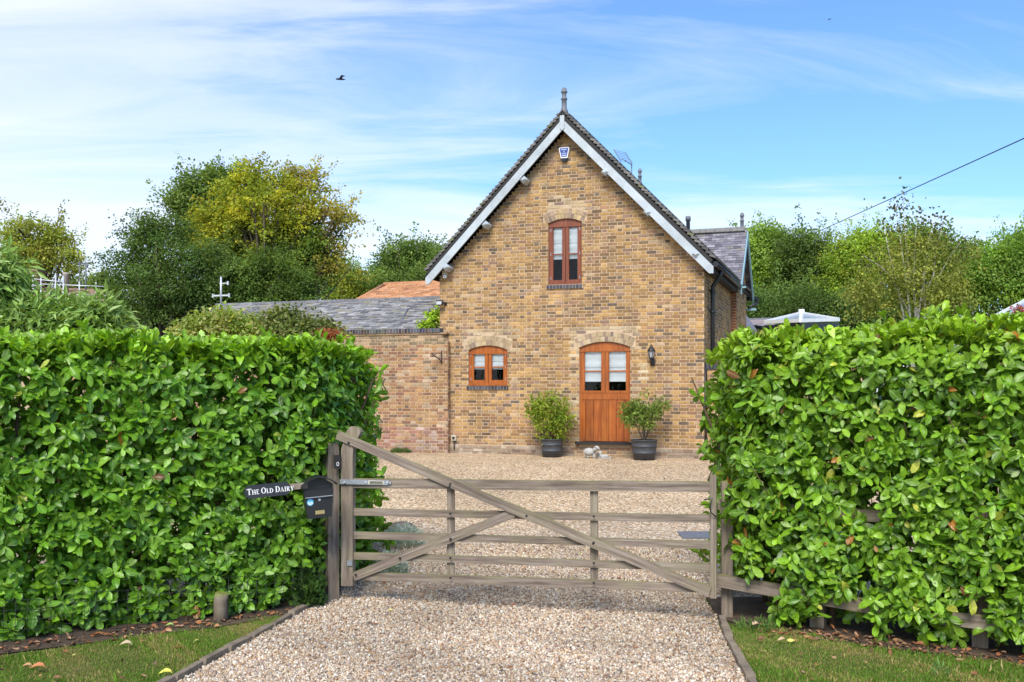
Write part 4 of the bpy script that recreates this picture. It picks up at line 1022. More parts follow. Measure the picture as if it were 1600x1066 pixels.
# ================================================================ leaves
st = [(0, 0.012, 0), (.24, .145, .02), (.55, .235, .045), (.84, .17, .02), (1.0, 0.0, -.06)]
lv = [(0, 0, 0)]; md = [0]
for s_, hw, dz in st[1:-1]: lv += [(s_, -hw, dz+.07*hw/.2), (s_, 0, dz), (s_, hw, dz+.07*hw/.2)]; md += [1, 0, 1]
lv.append((1.0, 0, -.07)); md.append(0)
lf = [(0, 1, 2), (0, 2, 3), (1, 4, 5, 2), (2, 5, 6, 3), (4, 7, 8, 5), (5, 8, 9, 6), (7, 10, 8), (8, 10, 9)]
def hedge(name, root, faces, dens, keepout=(), seed=1, yellow=.012, tint=(1, 1, 1)):
    """faces: list of (kind, p0, p1, z0, z1) vertical faces or ('top', polygon quad, z)"""
    r = np.random.default_rng(seed); P = []; A = []; U = []; top = []
    def noise2(a, c): return .5*np.sin(a*2.1+1.3*np.sin(c*1.7+seed))+.3*np.sin(c*3.7+a*1.1+seed)+.2*np.sin(a*6.3-c*4.1)
    tw = MB().mat('twig')
    for f in faces:
        if f[0] == 'v':
            _, p0, p1, z0, z1, dm = f; p0, p1 = np.array(p0), np.array(p1); L = np.linalg.norm(p1-p0); d = (p1-p0)/L; n = np.array((d[1], -d[0]))
            N = int(L*(z1-z0)*dens*dm*1.75); s_ = r.random(N)*L; z = z0+(z1-z0)*r.random(N)
            inner = r.random(N) < .42; dep = np.where(inner, r.uniform(.15, .62, N), np.abs(r.normal(0, .13, N))-.03); bul = .045*noise2(s_*1.6, z*1.6)+.02*noise2(s_*5, z*5+2)
            shoulder = np.clip((z-(z1-.28))/.28, 0, 1)**2*.22
            toe = np.clip((z0+.25-z)/.25, 0, 1)**2*.10
            off = bul-dep-shoulder-toe
            # holes in the surface: drop shoots where a coarse noise is low
            hole = noise2(s_*3.1+5, z*3.3+1)+.5*noise2(s_*7+1, z*8)
            keep = ~((hole < -.62) & (dep < .17)) & ~((hole < -.9) & (dep < .4))
            q = np.stack([p0[0]+d[0]*s_+n[0]*off, p0[1]+d[1]*s_+n[1]*off, z], 1)[keep]
            ax = np.tile(np.array([n[0], n[1], .35]), (len(q), 1))+r.normal(0, .42, (len(q), 3)); ax[:, 2] += np.clip((q[:, 2]-(z1-.3))/.3, 0, 1)*.9
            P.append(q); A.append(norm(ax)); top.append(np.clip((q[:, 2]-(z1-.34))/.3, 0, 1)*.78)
            for k in range(int(L*18)):
                s0 = r.random()*L; zz = z0+r.random()*(z1-z0)*.8; b0 = p0+d*s0-n*r.uniform(.2, .4); b1 = b0+d*r.normal(0, .18)+n*r.uniform(.1, .3)
                tw.tube([(b0[0], b0[1], zz-.1), ((b0[0]+b1[0])/2, (b0[1]+b1[1])/2, zz+r.uniform(0, .12)), (b1[0], b1[1], zz+r.uniform(.1, .35))], [.007, .005, .003], 5)
            for k in range(int(L/.45)):
                s0 = (k+.5)*.45+r.uniform(-.1, .1); b0 = p0+d*s0-n*.35; tw.tube([(b0[0], b0[1], -.05), (b0[0]+r.normal(0, .04), b0[1], .5), (b0[0]+r.normal(0, .1), b0[1]+.05, 1.2), (b0[0]+r.normal(0, .2), b0[1], 2.2)], [.03, .024, .018, .008], 7)
        else:
            _, poly, z1 = f; a, c, e, g = [np.array(p) for p in poly]
            area = np.linalg.norm(np.cross(np.append(c-a, 0), np.append(g-a, 0))); N = int(area*dens*1.15)
            u, v = r.random(N), r.random(N); q2 = (a*(1-u)[:, None]+c*u[:, None])*(1-v)[:, None]+(g*(1-u)[:, None]+e*u[:, None])*v[:, None]
            z = (z1(q2[:, 0]) if callable(z1) else z1)+.04*noise2(q2[:, 0]*1.5, q2[:, 1]*1.5)-np.abs(r.normal(0, .07, N))+.02+(r.random(N) < .03)*r.uniform(.03, .16, N)
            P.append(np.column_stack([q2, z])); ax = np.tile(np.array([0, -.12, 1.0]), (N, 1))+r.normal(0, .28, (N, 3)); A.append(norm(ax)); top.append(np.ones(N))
    P = np.concatenate(P); A = np.concatenate(A); T = np.concatenate(top)
    for (cx_, cy_, cz_, rx, ry, rz_) in keepout:
        k = ((np.abs(P[:, 0]-cx_) < rx) & (np.abs(P[:, 1]-cy_) < ry) & (np.abs(P[:, 2]-cz_) < rz_)); P, A, T = P[~k], A[~k], T[~k]
    N = len(P); K = 6
    # leaves spiral round each shoot
    ref = norm(np.cross(A, r.normal(size=(N, 3)))); bt = np.cross(A, ref)
    rep = np.repeat(np.arange(N), K); j = np.tile(np.arange(K), N)
    ph = j*2.4+np.repeat(r.random(N)*6.28, K); op = np.radians(np.where(T[rep] > .8, r.normal(44, 13, N*K), r.normal(68, 17, N*K)))
    rad = ref[rep]*np.cos(ph)[:, None]+bt[rep]*np.sin(ph)[:, None]
    d = A[rep]*np.cos(op)[:, None]+rad*np.sin(op)[:, None]; d[:, 2] -= np.where(T[rep] > .8, 0, .34); d = norm(d)
    nn = A[rep]*np.sin(op)[:, None]-rad*np.cos(op)[:, None]+r.normal(0, .22, (N*K, 3)); nn[:, 2] += .25
    Ln = r.uniform(.062, .150, N*K)*(1-.25*(j == K-1)); base = P[rep]+A[rep]*((j-2)*.013)[:, None]
    M = frames(d, nn); M = M*Ln[:, None, None]; M[:, :, 1] *= r.uniform(.85, 1.15, (N*K, 1)); M[:, :, 2] *= r.uniform(-.4, 1.9, (N*K, 1))
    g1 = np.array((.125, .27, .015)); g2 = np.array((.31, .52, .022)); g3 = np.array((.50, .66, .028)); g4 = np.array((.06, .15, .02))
    m = r.random(N*K)[:, None]; sh = np.repeat(r.random(N), K)[:, None]
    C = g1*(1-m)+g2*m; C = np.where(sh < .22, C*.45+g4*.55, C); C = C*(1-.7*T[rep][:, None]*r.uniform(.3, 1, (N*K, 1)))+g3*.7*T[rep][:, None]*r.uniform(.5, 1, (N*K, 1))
    pale_leaf = (r.random(N*K) < .16)[:, None]; C = np.where(pale_leaf, C*.45+np.array((.36, .52, .06))*.55, C)  # random share of leaves blended toward a lighter yellow-green
    ye = r.random(N*K); C[ye < yellow] = np.array((.55, .52, .06))*r.uniform(.7, 1.1); C[ye < yellow*.3] = np.array((.50, .17, .03)); C[ye > 1-yellow*.2] = (.28, .10, .04)
    C = np.minimum(C*np.array(tint)*r.uniform(.68, 1.25, (N*K, 1)), .85)
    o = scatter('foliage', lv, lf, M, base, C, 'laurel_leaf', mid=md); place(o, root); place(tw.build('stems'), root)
    return N*K
LH = empty('laurel_hedge', (-3, 9, 0), 'tall clipped laurel hedge on the left with mailbox in front', 'hedge')
fa, fb = (-6.36, 6.76), (-1.90, 9.48)
n_ = Vector((fb[1]-fa[1], -(fb[0]-fa[0]))).normalized()
bk0, bk1 = (-6.4-.75, 6.85+1.3), (-1.58, 11.15)
DENS = 175
hedge('left', LH, [('v', fa, fb, .0, 2.52, 1.0), ('v', fb, (-1.56, 11.1), .1, 2.50, 1.0), ('v', (-1.56, 11.1), (-2.6, 11.4), .1, 2.45, .6), ('v', bk1, bk0, .1, 2.4, .5), ('top', (fa, fb, bk1, bk0), 2.46)], DENS,
      keepout=((-2.22, 9.0, 1.16, .24, .30, .085), (-1.80, 9.2, 1.09, .165, .32, .22), (-1.72, 9.62, .85, .075, .2, .78)), seed=3, yellow=.006, tint=(.70, .85, .95))
RH = empty('laurel_hedge', (3, 8.5, 0), 'tall clipped laurel hedge on the right with yellowing leaves above a rail fence', 'hedge')
ra, rb = (2.00, 8.72), (6.5, 5.96)
hedge('right', RH, [('v', ra, rb, .07, 2.54, 1.08), ('v', (2.17, 10.3), ra, .3, 2.48, 1.0), ('v', (7.3, 7.4), (2.12, 10.3), .3, 2.4, .5), ('top', ((2.0, 8.9), rb, (7.3, 7.4), (2.15, 10.3)), lambda x: np.interp(x, [2, 2.9, 3.2, 5], [2.50, 2.49, 2.56, 2.60]))], DENS,
      keepout=((2.08, 8.75, .20, .24, .34, .27), (2.75, 8.3, .15, .16, .5, .2), (1.88, 8.8, .80, .05, .2, .2)), seed=11, yellow=.022, tint=(.80, .88, .95))

# ================================================================ trees and shrubs
TV_ = [(0, 0, 0), (.5, -.36, .08), (1, 0, -.05), (.5, .36, .08), (.5, 0, 0)]
TF_ = [(0, 1, 4), (1, 2, 4), (4, 2, 3), (0, 4, 3)]
def crown(root, blobs, Y, n_leaf, size, cols, seed, trunk, sparse=1.0, clump=.55, bark='bark', droop=0.0, per=70, limbs=26, depthk=.85, long=1.0, shell=.35, bi=(.62, 1.38), mat='tree_leaf', wid=1.0, sprays=70):
    n_leaf = int(n_leaf*1.7) if mat == 'tree_leaf' else n_leaf
    big = size > .1
    if big: size *= .74; clump *= .95; per = int(per*1.3)
    r = np.random.default_rng(seed); vols = np.array([b[2]*b[3] for b in blobs], float); vols /= vols.sum()
    nc = max(6, int(n_leaf/per)); which = r.choice(len(blobs), nc, p=vols)
    B = np.array([(*at(b[0], b[1], Y+(b[4] if len(b) > 4 else 0)), b[2]/FPX*Y, b[3]/FPX*Y) for b in blobs])
    dirs = norm(r.normal(size=(nc, 3))); rad = (shell+(1-shell)*r.random(nc))**(.6)
    lob = norm(r.normal(size=(len(blobs), 7, 3))); dl = np.einsum('nk,njk->nj', dirs, lob[which]).max(1); rad = rad*(.62+.55*np.clip((dl-.35)/.6, 0, 1))
    rr = np.stack([B[which, 3], (B[which, 3]+B[which, 4])/2*depthk, B[which, 4]], 1)
    rad = rad*np.where(r.random(nc) < .16, r.uniform(1.0, 1.22, nc), 1.0); cc = B[which, :3]+dirs*rr*rad[:, None]
    cs = clump*r.uniform(.6, 1.35, nc)
    rep = np.repeat(np.arange(nc), per); n = len(rep)
    g0 = norm(r.normal(0, 1, (n, 3))); g0 *= np.where(r.random(n) < .8, r.uniform(.8, 1.2, n), r.uniform(.1, 1.4, n))[:, None]; gd = g0.copy(); off = g0*cs[rep][:, None]*np.array((.95, .95, .62)); off += dirs[rep]*((r.random(n)-.4)*.9*cs[rep])[:, None]; off[:, 2] -= droop*np.abs(r.normal(0, .5, n))
    P = cc[rep]+off
    if big and mat == 'tree_leaf' and sprays:
        ns = sprays; sel = r.choice(nc, ns, p=rad**4/np.sum(rad**4)); sdir = norm(dirs[sel]+r.normal(0, .35, (ns, 3))+np.array((0, -.1, .25))); sl_ = r.uniform(.35, 1.15, ns)*(.8+.4*clump)
        q = 26; tt = r.random((ns, q))**.8; SP = (cc[sel]+dirs[sel]*cs[sel][:, None]*.5)[:, None, :]+sdir[:, None, :]*(tt*sl_[:, None])[:, :, None]+r.normal(0, .085, (ns, q, 3))
        P = np.concatenate([P, SP.reshape(-1, 3)]); rep = np.concatenate([rep, np.repeat(sel, q)]); off = np.concatenate([off, np.repeat(sdir, q, 0)*.5]); gd = np.concatenate([gd, r.normal(0, .5, (ns*q, 3))]); n = len(P)
    d = norm(norm(off+1e-6)*.7+r.normal(0, .6, (n, 3))+np.array((0, 0, -.25))); nn = r.normal(0, .42, (n, 3))+gd*.75+np.array((0, -.12, .55))
    s_ = size*r.uniform(.6, 1.35, n); M = frames(d, nn)*s_[:, None, None]; M[:, :, 0] *= long; M[:, :, 1] *= wid
    cl = np.array(cols); ci = r.integers(0, len(cl), nc); lf_ = r.integers(0, len(cl), n); C = cl[ci][rep]*.62+cl[lf_]*.38; C = np.minimum(C*r.uniform(bi[0], bi[1], nc)[rep][:, None]*r.uniform(.75, 1.25, (n, 1))*(2.5 if big and mat == 'tree_leaf' else 1.55), .85)
    place(scatter('crown', TV_, TF_, M, P, C, mat, smooth=False), root)
    if trunk:
        tx, ty0, th_, tr = trunk; base = Vector((root.location.x, root.location.y, root.location.z-.3)); topc = at(tx, ty0, Y)
        b = MB().mat(bark); mid = base.lerp(topc, .5)+Vector((r.normal(0, .12), 0, 0)); b.tube([base, mid, topc], [tr, tr*.75, tr*.35], 9)
        for k in r.choice(nc, min(limbs, nc), replace=False):
            e = Vector(cc[k]); t = min(.95, max(.25, r.random())); s0 = base.lerp(mid, t*2) if t < .5 else mid.lerp(topc, t*2-1)
            if e.z < s0.z: s0 = base.lerp(topc, .35)
            m1 = s0.lerp(e, .5)+Vector((r.normal(0, .15), r.normal(0, .15), r.uniform(.05, .4)))
            b.tube([s0, m1, e], [tr*.34, tr*.2, tr*.05+.008], 5)
        place(b.build('trunk'), root)
def tree(name, label, Y, px, blobs, n, size, cols, seed, th=None, cat='tree', group=None, zb=None, **kw):
    root = empty(name, ((px-800)/FPX*Y, Y, gi(Y) if zb is None else zb), label, cat, group=group)
    tr = kw.pop('tr', .2); topy = kw.pop('topy', min(b[1] for b in blobs)+8)
    crown(root, blobs, Y, n, size, cols, seed, (px, topy, 0, tr), **kw); return root
GD = [(.040, .064, .018), (.056, .086, .024), (.074, .108, .028)]
GM = [(.058, .092, .022), (.080, .118, .028), (.105, .140, .034), (.045, .072, .02)]
GB = [(.105, .160, .026), (.145, .205, .032), (.075, .118, .022), (.125, .175, .045)]
YL = [(.16, .18, .022), (.215, .21, .02), (.12, .155, .022), (.10, .135, .022), (.19, .165, .022)]
GO = [(.13, .15, .03), (.17, .17, .035), (.10, .13, .028), (.20, .17, .04)]
tree('oak_tree', 'tall dark green oak with rounded top behind the yellow tree', 46, 335, [(318, 300, 50, 42), (350, 290, 45, 32), (300, 345, 40, 36), (345, 360, 60, 60), (282, 318, 22, 24)], 17000, .17, GM, 21, tr=.35)
tree('dark_yew', 'broad dark evergreen below the tall oak on the left', 39, 250, [(255, 440, 68, 70), (228, 402, 40, 50), (262, 370, 36, 34), (205, 450, 30, 45), (310, 440, 50, 60), (235, 362, 24, 22), (290, 480, 70, 40)], 26000, .13, GD+[(.04, .075, .02)], 22, tr=.3, per=90, clump=.42)
tree('autumn_oak', 'large oak turning yellow with an open right side', 41, 410, [(375, 305, 44, 40), (415, 340, 56, 56), (340, 375, 44, 46), (462, 330, 34, 40), (395, 272, 22, 18), (430, 290, 20, 18), (330, 335, 24, 20)], 13500, .16, YL, 23, tr=.32, per=30, clump=.34, limbs=90)
tree('autumn_oak', 'rounded mid-green tree tucked just below the yellow oak crown', 41.3, 425, [(440, 395, 56, 34), (395, 405, 44, 30), (475, 385, 34, 30), (450, 365, 40, 24)], 9000, .15, [(.075, .115, .022), (.10, .14, .025), (.15, .17, .025), (.06, .09, .02)], 123, tr=.2, per=40, clump=.36, limbs=40)
tree('autumn_oak', 'wispy olive-brown tree with open outer limbs right of the yellow oak', 41.5, 440, [(505, 330, 44, 20), (480, 285, 26, 18), (520, 372, 26, 22), (455, 275, 18, 20), (535, 345, 14, 12), (500, 420, 36, 24), (540, 400, 12, 16)], 4200, .15, [(.17, .16, .03), (.13, .13, .03), (.20, .16, .035)], 24, tr=.2, per=26, clump=.30, limbs=90, topy=330)
tree('dense_tree', 'dark green tree below the yellow oak behind the weather vane', 40, 400, [(372, 440, 36, 44), (418, 425, 34, 40), (455, 452, 36, 30), (345, 462, 30, 40), (395, 480, 90, 30)], 17000, .14, [(.062, .098, .022), (.048, .078, .02), (.085, .122, .026)], 25, tr=.3, per=90, clump=.45)
tree('mid_tree', 'grey-green bushy tree right of the yellow oak', 50, 505, [(500, 430, 42, 30), (535, 440, 36, 22), (470, 445, 30, 30), (555, 455, 34, 20)], 9000, .17, [(.10, .17, .045), (.075, .14, .035), (.12, .19, .055)], 26, tr=.25, per=70)
tree('small_yellow_tree', 'small olive yellow tree behind the terracotta roof', 48, 560, [(552, 452, 24, 20), (580, 455, 30, 14), (572, 440, 12, 8)], 3500, .16, [(.20, .20, .035), (.15, .17, .03), (.11, .15, .03)], 27, tr=.15)
tree('flat_topped_tree', 'rounded green tree left of the gable roof', 52, 640, [(648, 395, 40, 20), (620, 408, 26, 16), (672, 412, 28, 26), (640, 428, 44, 18), (600, 428, 12, 12)], 10000, .17, GM+[(.08, .13, .03)], 28, tr=.3, per=50, limbs=50)
tree('mid_tree', 'low green tree between the terracotta roof and the gable', 46, 650, [(650, 440, 50, 12), (690, 438, 30, 20), (610, 445, 40, 10)], 6000, .15, GM, 29, tr=.2)
tree('open_tree', 'open small-leaved tree at far left above the scaffolding', 44, 48, [(50, 372, 44, 26), (30, 358, 24, 14), (82, 380, 30, 24), (45, 405, 46, 28), (90, 415, 28, 22), (110, 400, 22, 10), (20, 395, 24, 28), (70, 358, 16, 10), (118, 420, 22, 8)], 7500, .15, [(.14, .18, .03), (.17, .19, .035), (.11, .14, .028), (.16, .14, .035)], 30, tr=.22, per=34, clump=.36, limbs=70)
tree('far_tree', 'small distant tree seen beyond the scaffolding and aerials', 70, 150, [(150, 442, 22, 10), (120, 446, 20, 10), (175, 446, 20, 10)], 2500, .22, GM, 31, tr=.2)
# right side
tree('sycamore_tree', 'bright green tree next to the right flank of the house', 47, 1200, [(1200, 400, 34, 44), (1180, 440, 30, 50), (1225, 440, 34, 50), (1195, 370, 18, 16), (1170, 410, 20, 40)], 18000, .18, GB, 32, tr=.3, per=80)
tree('dense_tree', 'dark green tree between the bright sycamore and the birch', 45, 1265, [(1262, 400, 34, 34), (1250, 445, 40, 50), (1290, 440, 36, 46), (1240, 378, 20, 16), (1280, 385, 16, 14)], 16000, .16, [(.055, .085, .022), (.074, .108, .026), (.045, .068, .018)], 33, tr=.3, per=80)
tree('olive_tree', 'yellow-green tree standing left of the birch', 43, 1350, [(1352, 405, 34, 38), (1330, 440, 34, 46), (1385, 400, 34, 34), (1360, 375, 26, 14), (1320, 395, 14, 16)], 15000, .15, [(.13, .20, .028), (.17, .22, .03), (.10, .16, .025), (.19, .19, .035)], 34, tr=.25, per=60)
tree('dense_tree', 'dark green tree behind the birch', 52, 1440, [(1430, 410, 60, 40), (1480, 430, 60, 50), (1400, 440, 50, 50), (1510, 430, 40, 50), (1450, 375, 40, 20)], 19000, .19, [(.075, .12, .026), (.10, .15, .03), (.06, .10, .022)], 35, tr=.3, per=80)
tree('sycamore_tree', 'green tree at the far right edge of the frame', 46, 1580, [(1580, 400, 40, 34), (1560, 440, 44, 46), (1610, 420, 50, 60), (1540, 430, 30, 36), (1600, 378, 30, 18)], 19000, .17, GB+[(.07, .14, .022)], 36, tr=.3, per=80)
tree('dense_tree', 'low dark tree spreading behind the conservatory roof', 40, 1240, [(1240, 480, 50, 30), (1180, 485, 30, 34), (1290, 488, 40, 24), (1340, 480, 50, 24), (1420, 486, 60, 24)], 13000, .14, GD+[(.05, .09, .02)], 37, tr=.2, per=80)
# birch with several pale stems
Yb = 33
bt = empty('birch_tree', ((1425-800)/FPX*Yb, Yb, gi(Yb)), 'sparse yellow-green birch with pale stems above the right hedge', 'tree')
crown(bt, [(1420, 420, 70, 48), (1470, 430, 50, 50), (1380, 445, 50, 44), (1500, 400, 30, 26), (1415, 380, 36, 26), (1450, 385, 30, 20), (1340, 465, 30, 30), (1440, 460, 80, 30), (1500, 455, 34, 36)], Yb, 6400, .095, [(.23, .25, .055), (.17, .20, .045), (.28, .27, .07), (.13, .16, .035)], 41, None, per=26, clump=.30, droop=.22)
r = np.random.default_rng(5); b = MB().mat('birch_bark'); lt = []; base = Vector(bt.location)
for px1, y1, px0 in ((1410, 292, 1424), (1436, 322, 1428), (1398, 315, 1422), (1462, 335, 1436), (1475, 345, 1440), (1380, 345, 1420), (1455, 365, 1436), (1500, 380, 1445), (1350, 400, 1415)):
    e = at(px1, y1, Yb+r.uniform(-1, 1)); m = at(px0*.55+px1*.45+r.uniform(-4, 4), 430, Yb); q = at(px0, 490, Yb)
    b.tube([base+Vector((r.normal(0, .12), r.normal(0, .1), 0)), q+Vector((r.normal(0, .18), 0, 0)), m, m.lerp(e, .5)+Vector((r.uniform(-.1, .1), 0, 0)), e], [.05, .036, .028, .015, .005], 7); lt.append((m, e))
place(b.build('trunk'), bt)
# sparse tip leaves
P = []
for m, e in lt:
    for k in range(70):
        t = r.random()**.7; p = m.lerp(e, .45+.55*t); P.append(np.array(p)+r.normal(0, .16+.12*(1-t), 3))
P = np.array(P); n = len(P); M = frames(r.normal(size=(n, 3))+np.array((0, 0, -.6)), r.normal(size=(n, 3)))*r.uniform(.09, .15, n)[:, None, None]
place(scatter('crown', TV_, TF_, M, P, np.tile(np.array((.12, .13, .045)), (n, 1))*r.uniform(.6, 1.5, (n, 1)), 'tree_leaf', smooth=False), bt)
# far wood that reads as one mass
r = np.random.default_rng(77); n = 52000
x = r.uniform(-95, 95, n); hgt = 6.2+1.2*np.sin(x*.21)+.8*np.sin(x*.53+1)+.5*np.sin(x*1.3)
hgt += np.where((x > 20), 2.2, 0)
z = .6+hgt*np.sqrt(r.random(n)); y = 88+r.uniform(-5, 5, n)
M = frames(r.normal(size=(n, 3)), r.normal(size=(n, 3))*.6+np.array((0, -.3, .7)))*r.uniform(.3, .8, n)[:, None, None]
C = np.array(GM)[r.integers(0, 4, n)]*r.uniform(.7, 1.3, (n, 1))*(1+.3*np.sin(x*.9)[:, None])
tag(scatter('far_wood', TV_, TF_, M, np.stack([x, y, z], 1), C, 'tree_leaf', smooth=False), 'distant belt of green woodland behind everything', 'woodland', kind='stuff')

def shrub(name, label, Y, blobs, n, size, cols, seed, cat='shrub', zb=None, **kw):
    px = blobs[0][0]; root = empty(name, ((px-800)/FPX*Y, Y, gi(Y) if zb is None else zb), label, cat)
    kw.setdefault('clump', .22); kw.setdefault('per', 30)
    crown(root, blobs, Y, n, size, cols, seed, (px, blobs[0][1], 0, .04), limbs=14, **kw)
    tr = root.children[-1]; tr.name = 'stems'; root.children[0].name = 'foliage'; return root
shrub('lance_leaved_shrub', 'large bush with long narrow glossy leaves behind the left hedge', 13.2, [(60, 500, 70, 30), (-5, 440, 22, 50), (130, 500, 50, 26), (-30, 480, 50, 80), (170, 505, 22, 18), (20, 505, 80, 26)], 13000, .20, [(.10, .21, .028), (.07, .15, .025), (.13, .25, .04), (.05, .11, .02)], 51, long=1.25, wid=.45, clump=.2, per=14, mat='laurel_leaf')
shrub('pale_flowered_shrub', 'pale green shrub in front of the slate roof', 19.5, [(335, 514, 44, 16), (300, 520, 24, 9), (385, 514, 30, 12), (350, 500, 20, 9)], 5200, .085, [(.20, .28, .06), (.26, .32, .09), (.14, .22, .04), (.34, .32, .14)], 52)
shrub('dark_leaved_shrub', 'darker olive shrub with cream tips before the slate roof', 19.0, [(455, 512, 28, 15), (437, 498, 14, 11), (490, 516, 22, 10), (470, 520, 50, 10)], 5200, .075, [(.09, .13, .03), (.12, .15, .04), (.24, .24, .10), (.07, .11, .03)], 53)
shrub('red_leaved_shrub', 'small red-leaved shrub at the left end of garden wall', 18.5, [(515, 528, 18, 8), (505, 524, 10, 5)], 900, .06, [(.26, .07, .04), (.30, .12, .05), (.18, .09, .04)], 54, clump=.12)
shrub('climbing_ivy', 'yellow-green climber on the slate roof beside the gable', 23.2, [(677, 503, 9, 12), (683, 492, 5, 9), (668, 512, 9, 5)], 900, .07, [(.26, .38, .04), (.34, .44, .05), (.18, .28, .03)], 55, cat='climber', clump=.12, depthk=.5, zb=2.9)
shrub('red_leaved_shrub', 'patch of red foliage by the greenhouse at the far right', 22, [(1594, 487, 8, 3), (1584, 482, 4, 2)], 160, .05, [(.32, .05, .03), (.24, .09, .04)], 56, clump=.12)
for k, (px, Y, col, h) in enumerate(((223, 8.9, (.55, .05, .02), .0), (335, 9.0, (.50, .22, .03), 0))):
    pass
# silver plants and rock inside the gate
def tuft(name, label, x, y, n, R_, H_, cols, seed, cat='plant', wid=.22):
    r = np.random.default_rng(seed); root = empty(name, (x, y, gi(y)), label, cat)
    a = r.random(n)*6.28; rr = R_*np.sqrt(r.random(n)); hz = H_*(1-(rr/R_)**2*.6)*r.random(n)
    P = np.stack([x+rr*np.cos(a), y+rr*np.sin(a), gi(y)+hz], 1); d = np.stack([np.cos(a)*.7, np.sin(a)*.7, np.ones(n)], 1)+r.normal(0, .4, (n, 3))
    M = frames(d, r.normal(size=(n, 3)))*r.uniform(.04, .09, n)[:, None, None]; M[:, :, 1] *= wid
    C = np.array(cols)[r.integers(0, len(cols), n)]*r.uniform(.7, 1.3, (n, 1)); place(scatter('foliage', TV_, TF_, M, P, C, 'grass_blade', smooth=False), root); return root
SV = [(.46, .54, .50), (.34, .42, .38), (.58, .64, .60)]
tuft('silver_plant', 'silvery grey mound plant just inside the gate, nearer one', -1.30, 10.6, 1500, .17, .28, SV, 61)
tuft('silver_plant', 'silvery grey plant behind the second gate rail beside the rock', -1.36, 12.3, 1600, .26, .26, SV, 62)
tuft('weed_clump', 'low green weeds at the foot of the garden wall', *(lambda p: (p[0], p[1]))(Matrix.Rotation(-TH, 3, 'Z') @ Vector((-6.9, -.35, 0))+Vector((HX, HY, 0))), 500, .22, .10, [(.07, .14, .03), (.10, .18, .04)], 63)
b = MB().mat('kerb'); b.blob((-1.45, 12.95, gi(12.95)+.05), (.22, .16, .13), Matrix.Rotation(.4, 3, 'Z'), 14, 9, .07); tag(b.build('rock'), 'large buff rock lying on gravel beside the silvery plants', 'rock')
b = MB().mat('stone'); b.blob((-.95, 12.7, gi(12.7)+.03), (.06, .05, .04), None, 10, 7, .06); tag(b.build('rock'), 'small pebble-like rock right of the large buff rock', 'rock')

# ================================================================ pots with plants
def pot(x, y, r0, r1, h, label):
    root = empty('plant_pot', (x, y, gi(y)+.008), label, 'pot'); b = MB().mat('pot_grey')
    b.lathe([(r0, 0), (r0+(r1-r0)*.33, h*.33), (r0+(r1-r0)*.36+.006, h*.34), (r0+(r1-r0)*.36+.006, h*.37), (r0+(r1-r0)*.4, h*.38), (r0+(r1-r0)*.68, h*.66), (r0+(r1-r0)*.7+.006, h*.67), (r0+(r1-r0)*.7+.006, h*.70), (r0+(r1-r0)*.74, h*.71), (r1, h*.95), (r1+.012, h*.96), (r1+.012, h), (r1-.02, h), (r1-.03, h-.05)], (0, 0, 0), 28)
    b.build('bowl', root); b = MB().mat('soil'); b.lathe([(r1-.035, h-.06), (r1-.05, h-.045), (.01, h-.035)], (0, 0, 0), 20); b.build('compost', root); return root
Yp = 21.55
pL = at(862, 710, Yp); pR = at(1006.5, 716, 20.75)
pot(pL.x, Yp, .20, .25, .39, 'dark grey ribbed pot with dense leafy bush left of the door')
pot(pR.x, 20.75, .225, .275, .42, 'dark grey ribbed pot holding a small olive tree right of the door')
def smallplant(name, label, base, blobs, Y, n, size, cols, seed, stems, cat='shrub', **kw):
    root = empty(name, base, label, cat); r = np.random.default_rng(seed)
    kw.setdefault('clump', .085); kw.setdefault('per', 10)
    crown(root, blobs, Y, n, size, cols, seed, None, long=1.35, wid=.6, **kw); b = MB().mat('bark'); B0 = Vector(base)
    for q in stems: 
        e = at(q[0], q[1], Y+r.uniform(-.1, .1)); b.tube([B0+Vector((r.normal(0, .01), 0, 0)), B0.lerp(e, .5)+Vector((r.normal(0, .02), 0, .03)), e], [q[2], q[2]*.7, .004], 6)
    place(b.build('stems'), root); return root
smallplant('potted_bush', 'dense yellow-green bush in the pot left of the door', (pL.x, Yp, gi(Yp)+.33), [(858, 648, 34, 26), (862, 672, 22, 16), (846, 630, 14, 12), (878, 632, 12, 12), (860, 622, 10, 8), (884, 655, 12, 14), (834, 640, 12, 14)], Yp, 1500, .075, [(.13, .20, .025), (.18, .25, .03), (.09, .15, .02), (.24, .27, .04)], 71, [(850, 640, .012), (870, 645, .012), (860, 650, .012), (882, 640, .008), (840, 645, .008)])
smallplant('olive_tree', 'small olive tree with thin trunk in the pot right of the door', (pR.x, 20.75, gi(20.75)+.38), [(1003, 645, 26, 16), (985, 640, 14, 12), (1022, 640, 16, 9), (995, 655, 26, 9), (1007, 618, 3.5, 9), (994, 628, 4, 8), (1030, 630, 5, 9), (1040, 628, 3, 8), (980, 655, 10, 8), (1010, 668, 8, 5)], 20.75, 1050, .07, [(.11, .17, .035), (.15, .22, .045), (.08, .12, .03), (.19, .26, .06)], 72, [(1006, 655, .020), (985, 642, .010), (1022, 640, .010), (1007, 612, .008), (1040, 625, .007), (994, 624, .006), (1030, 626, .006)], cat='tree')
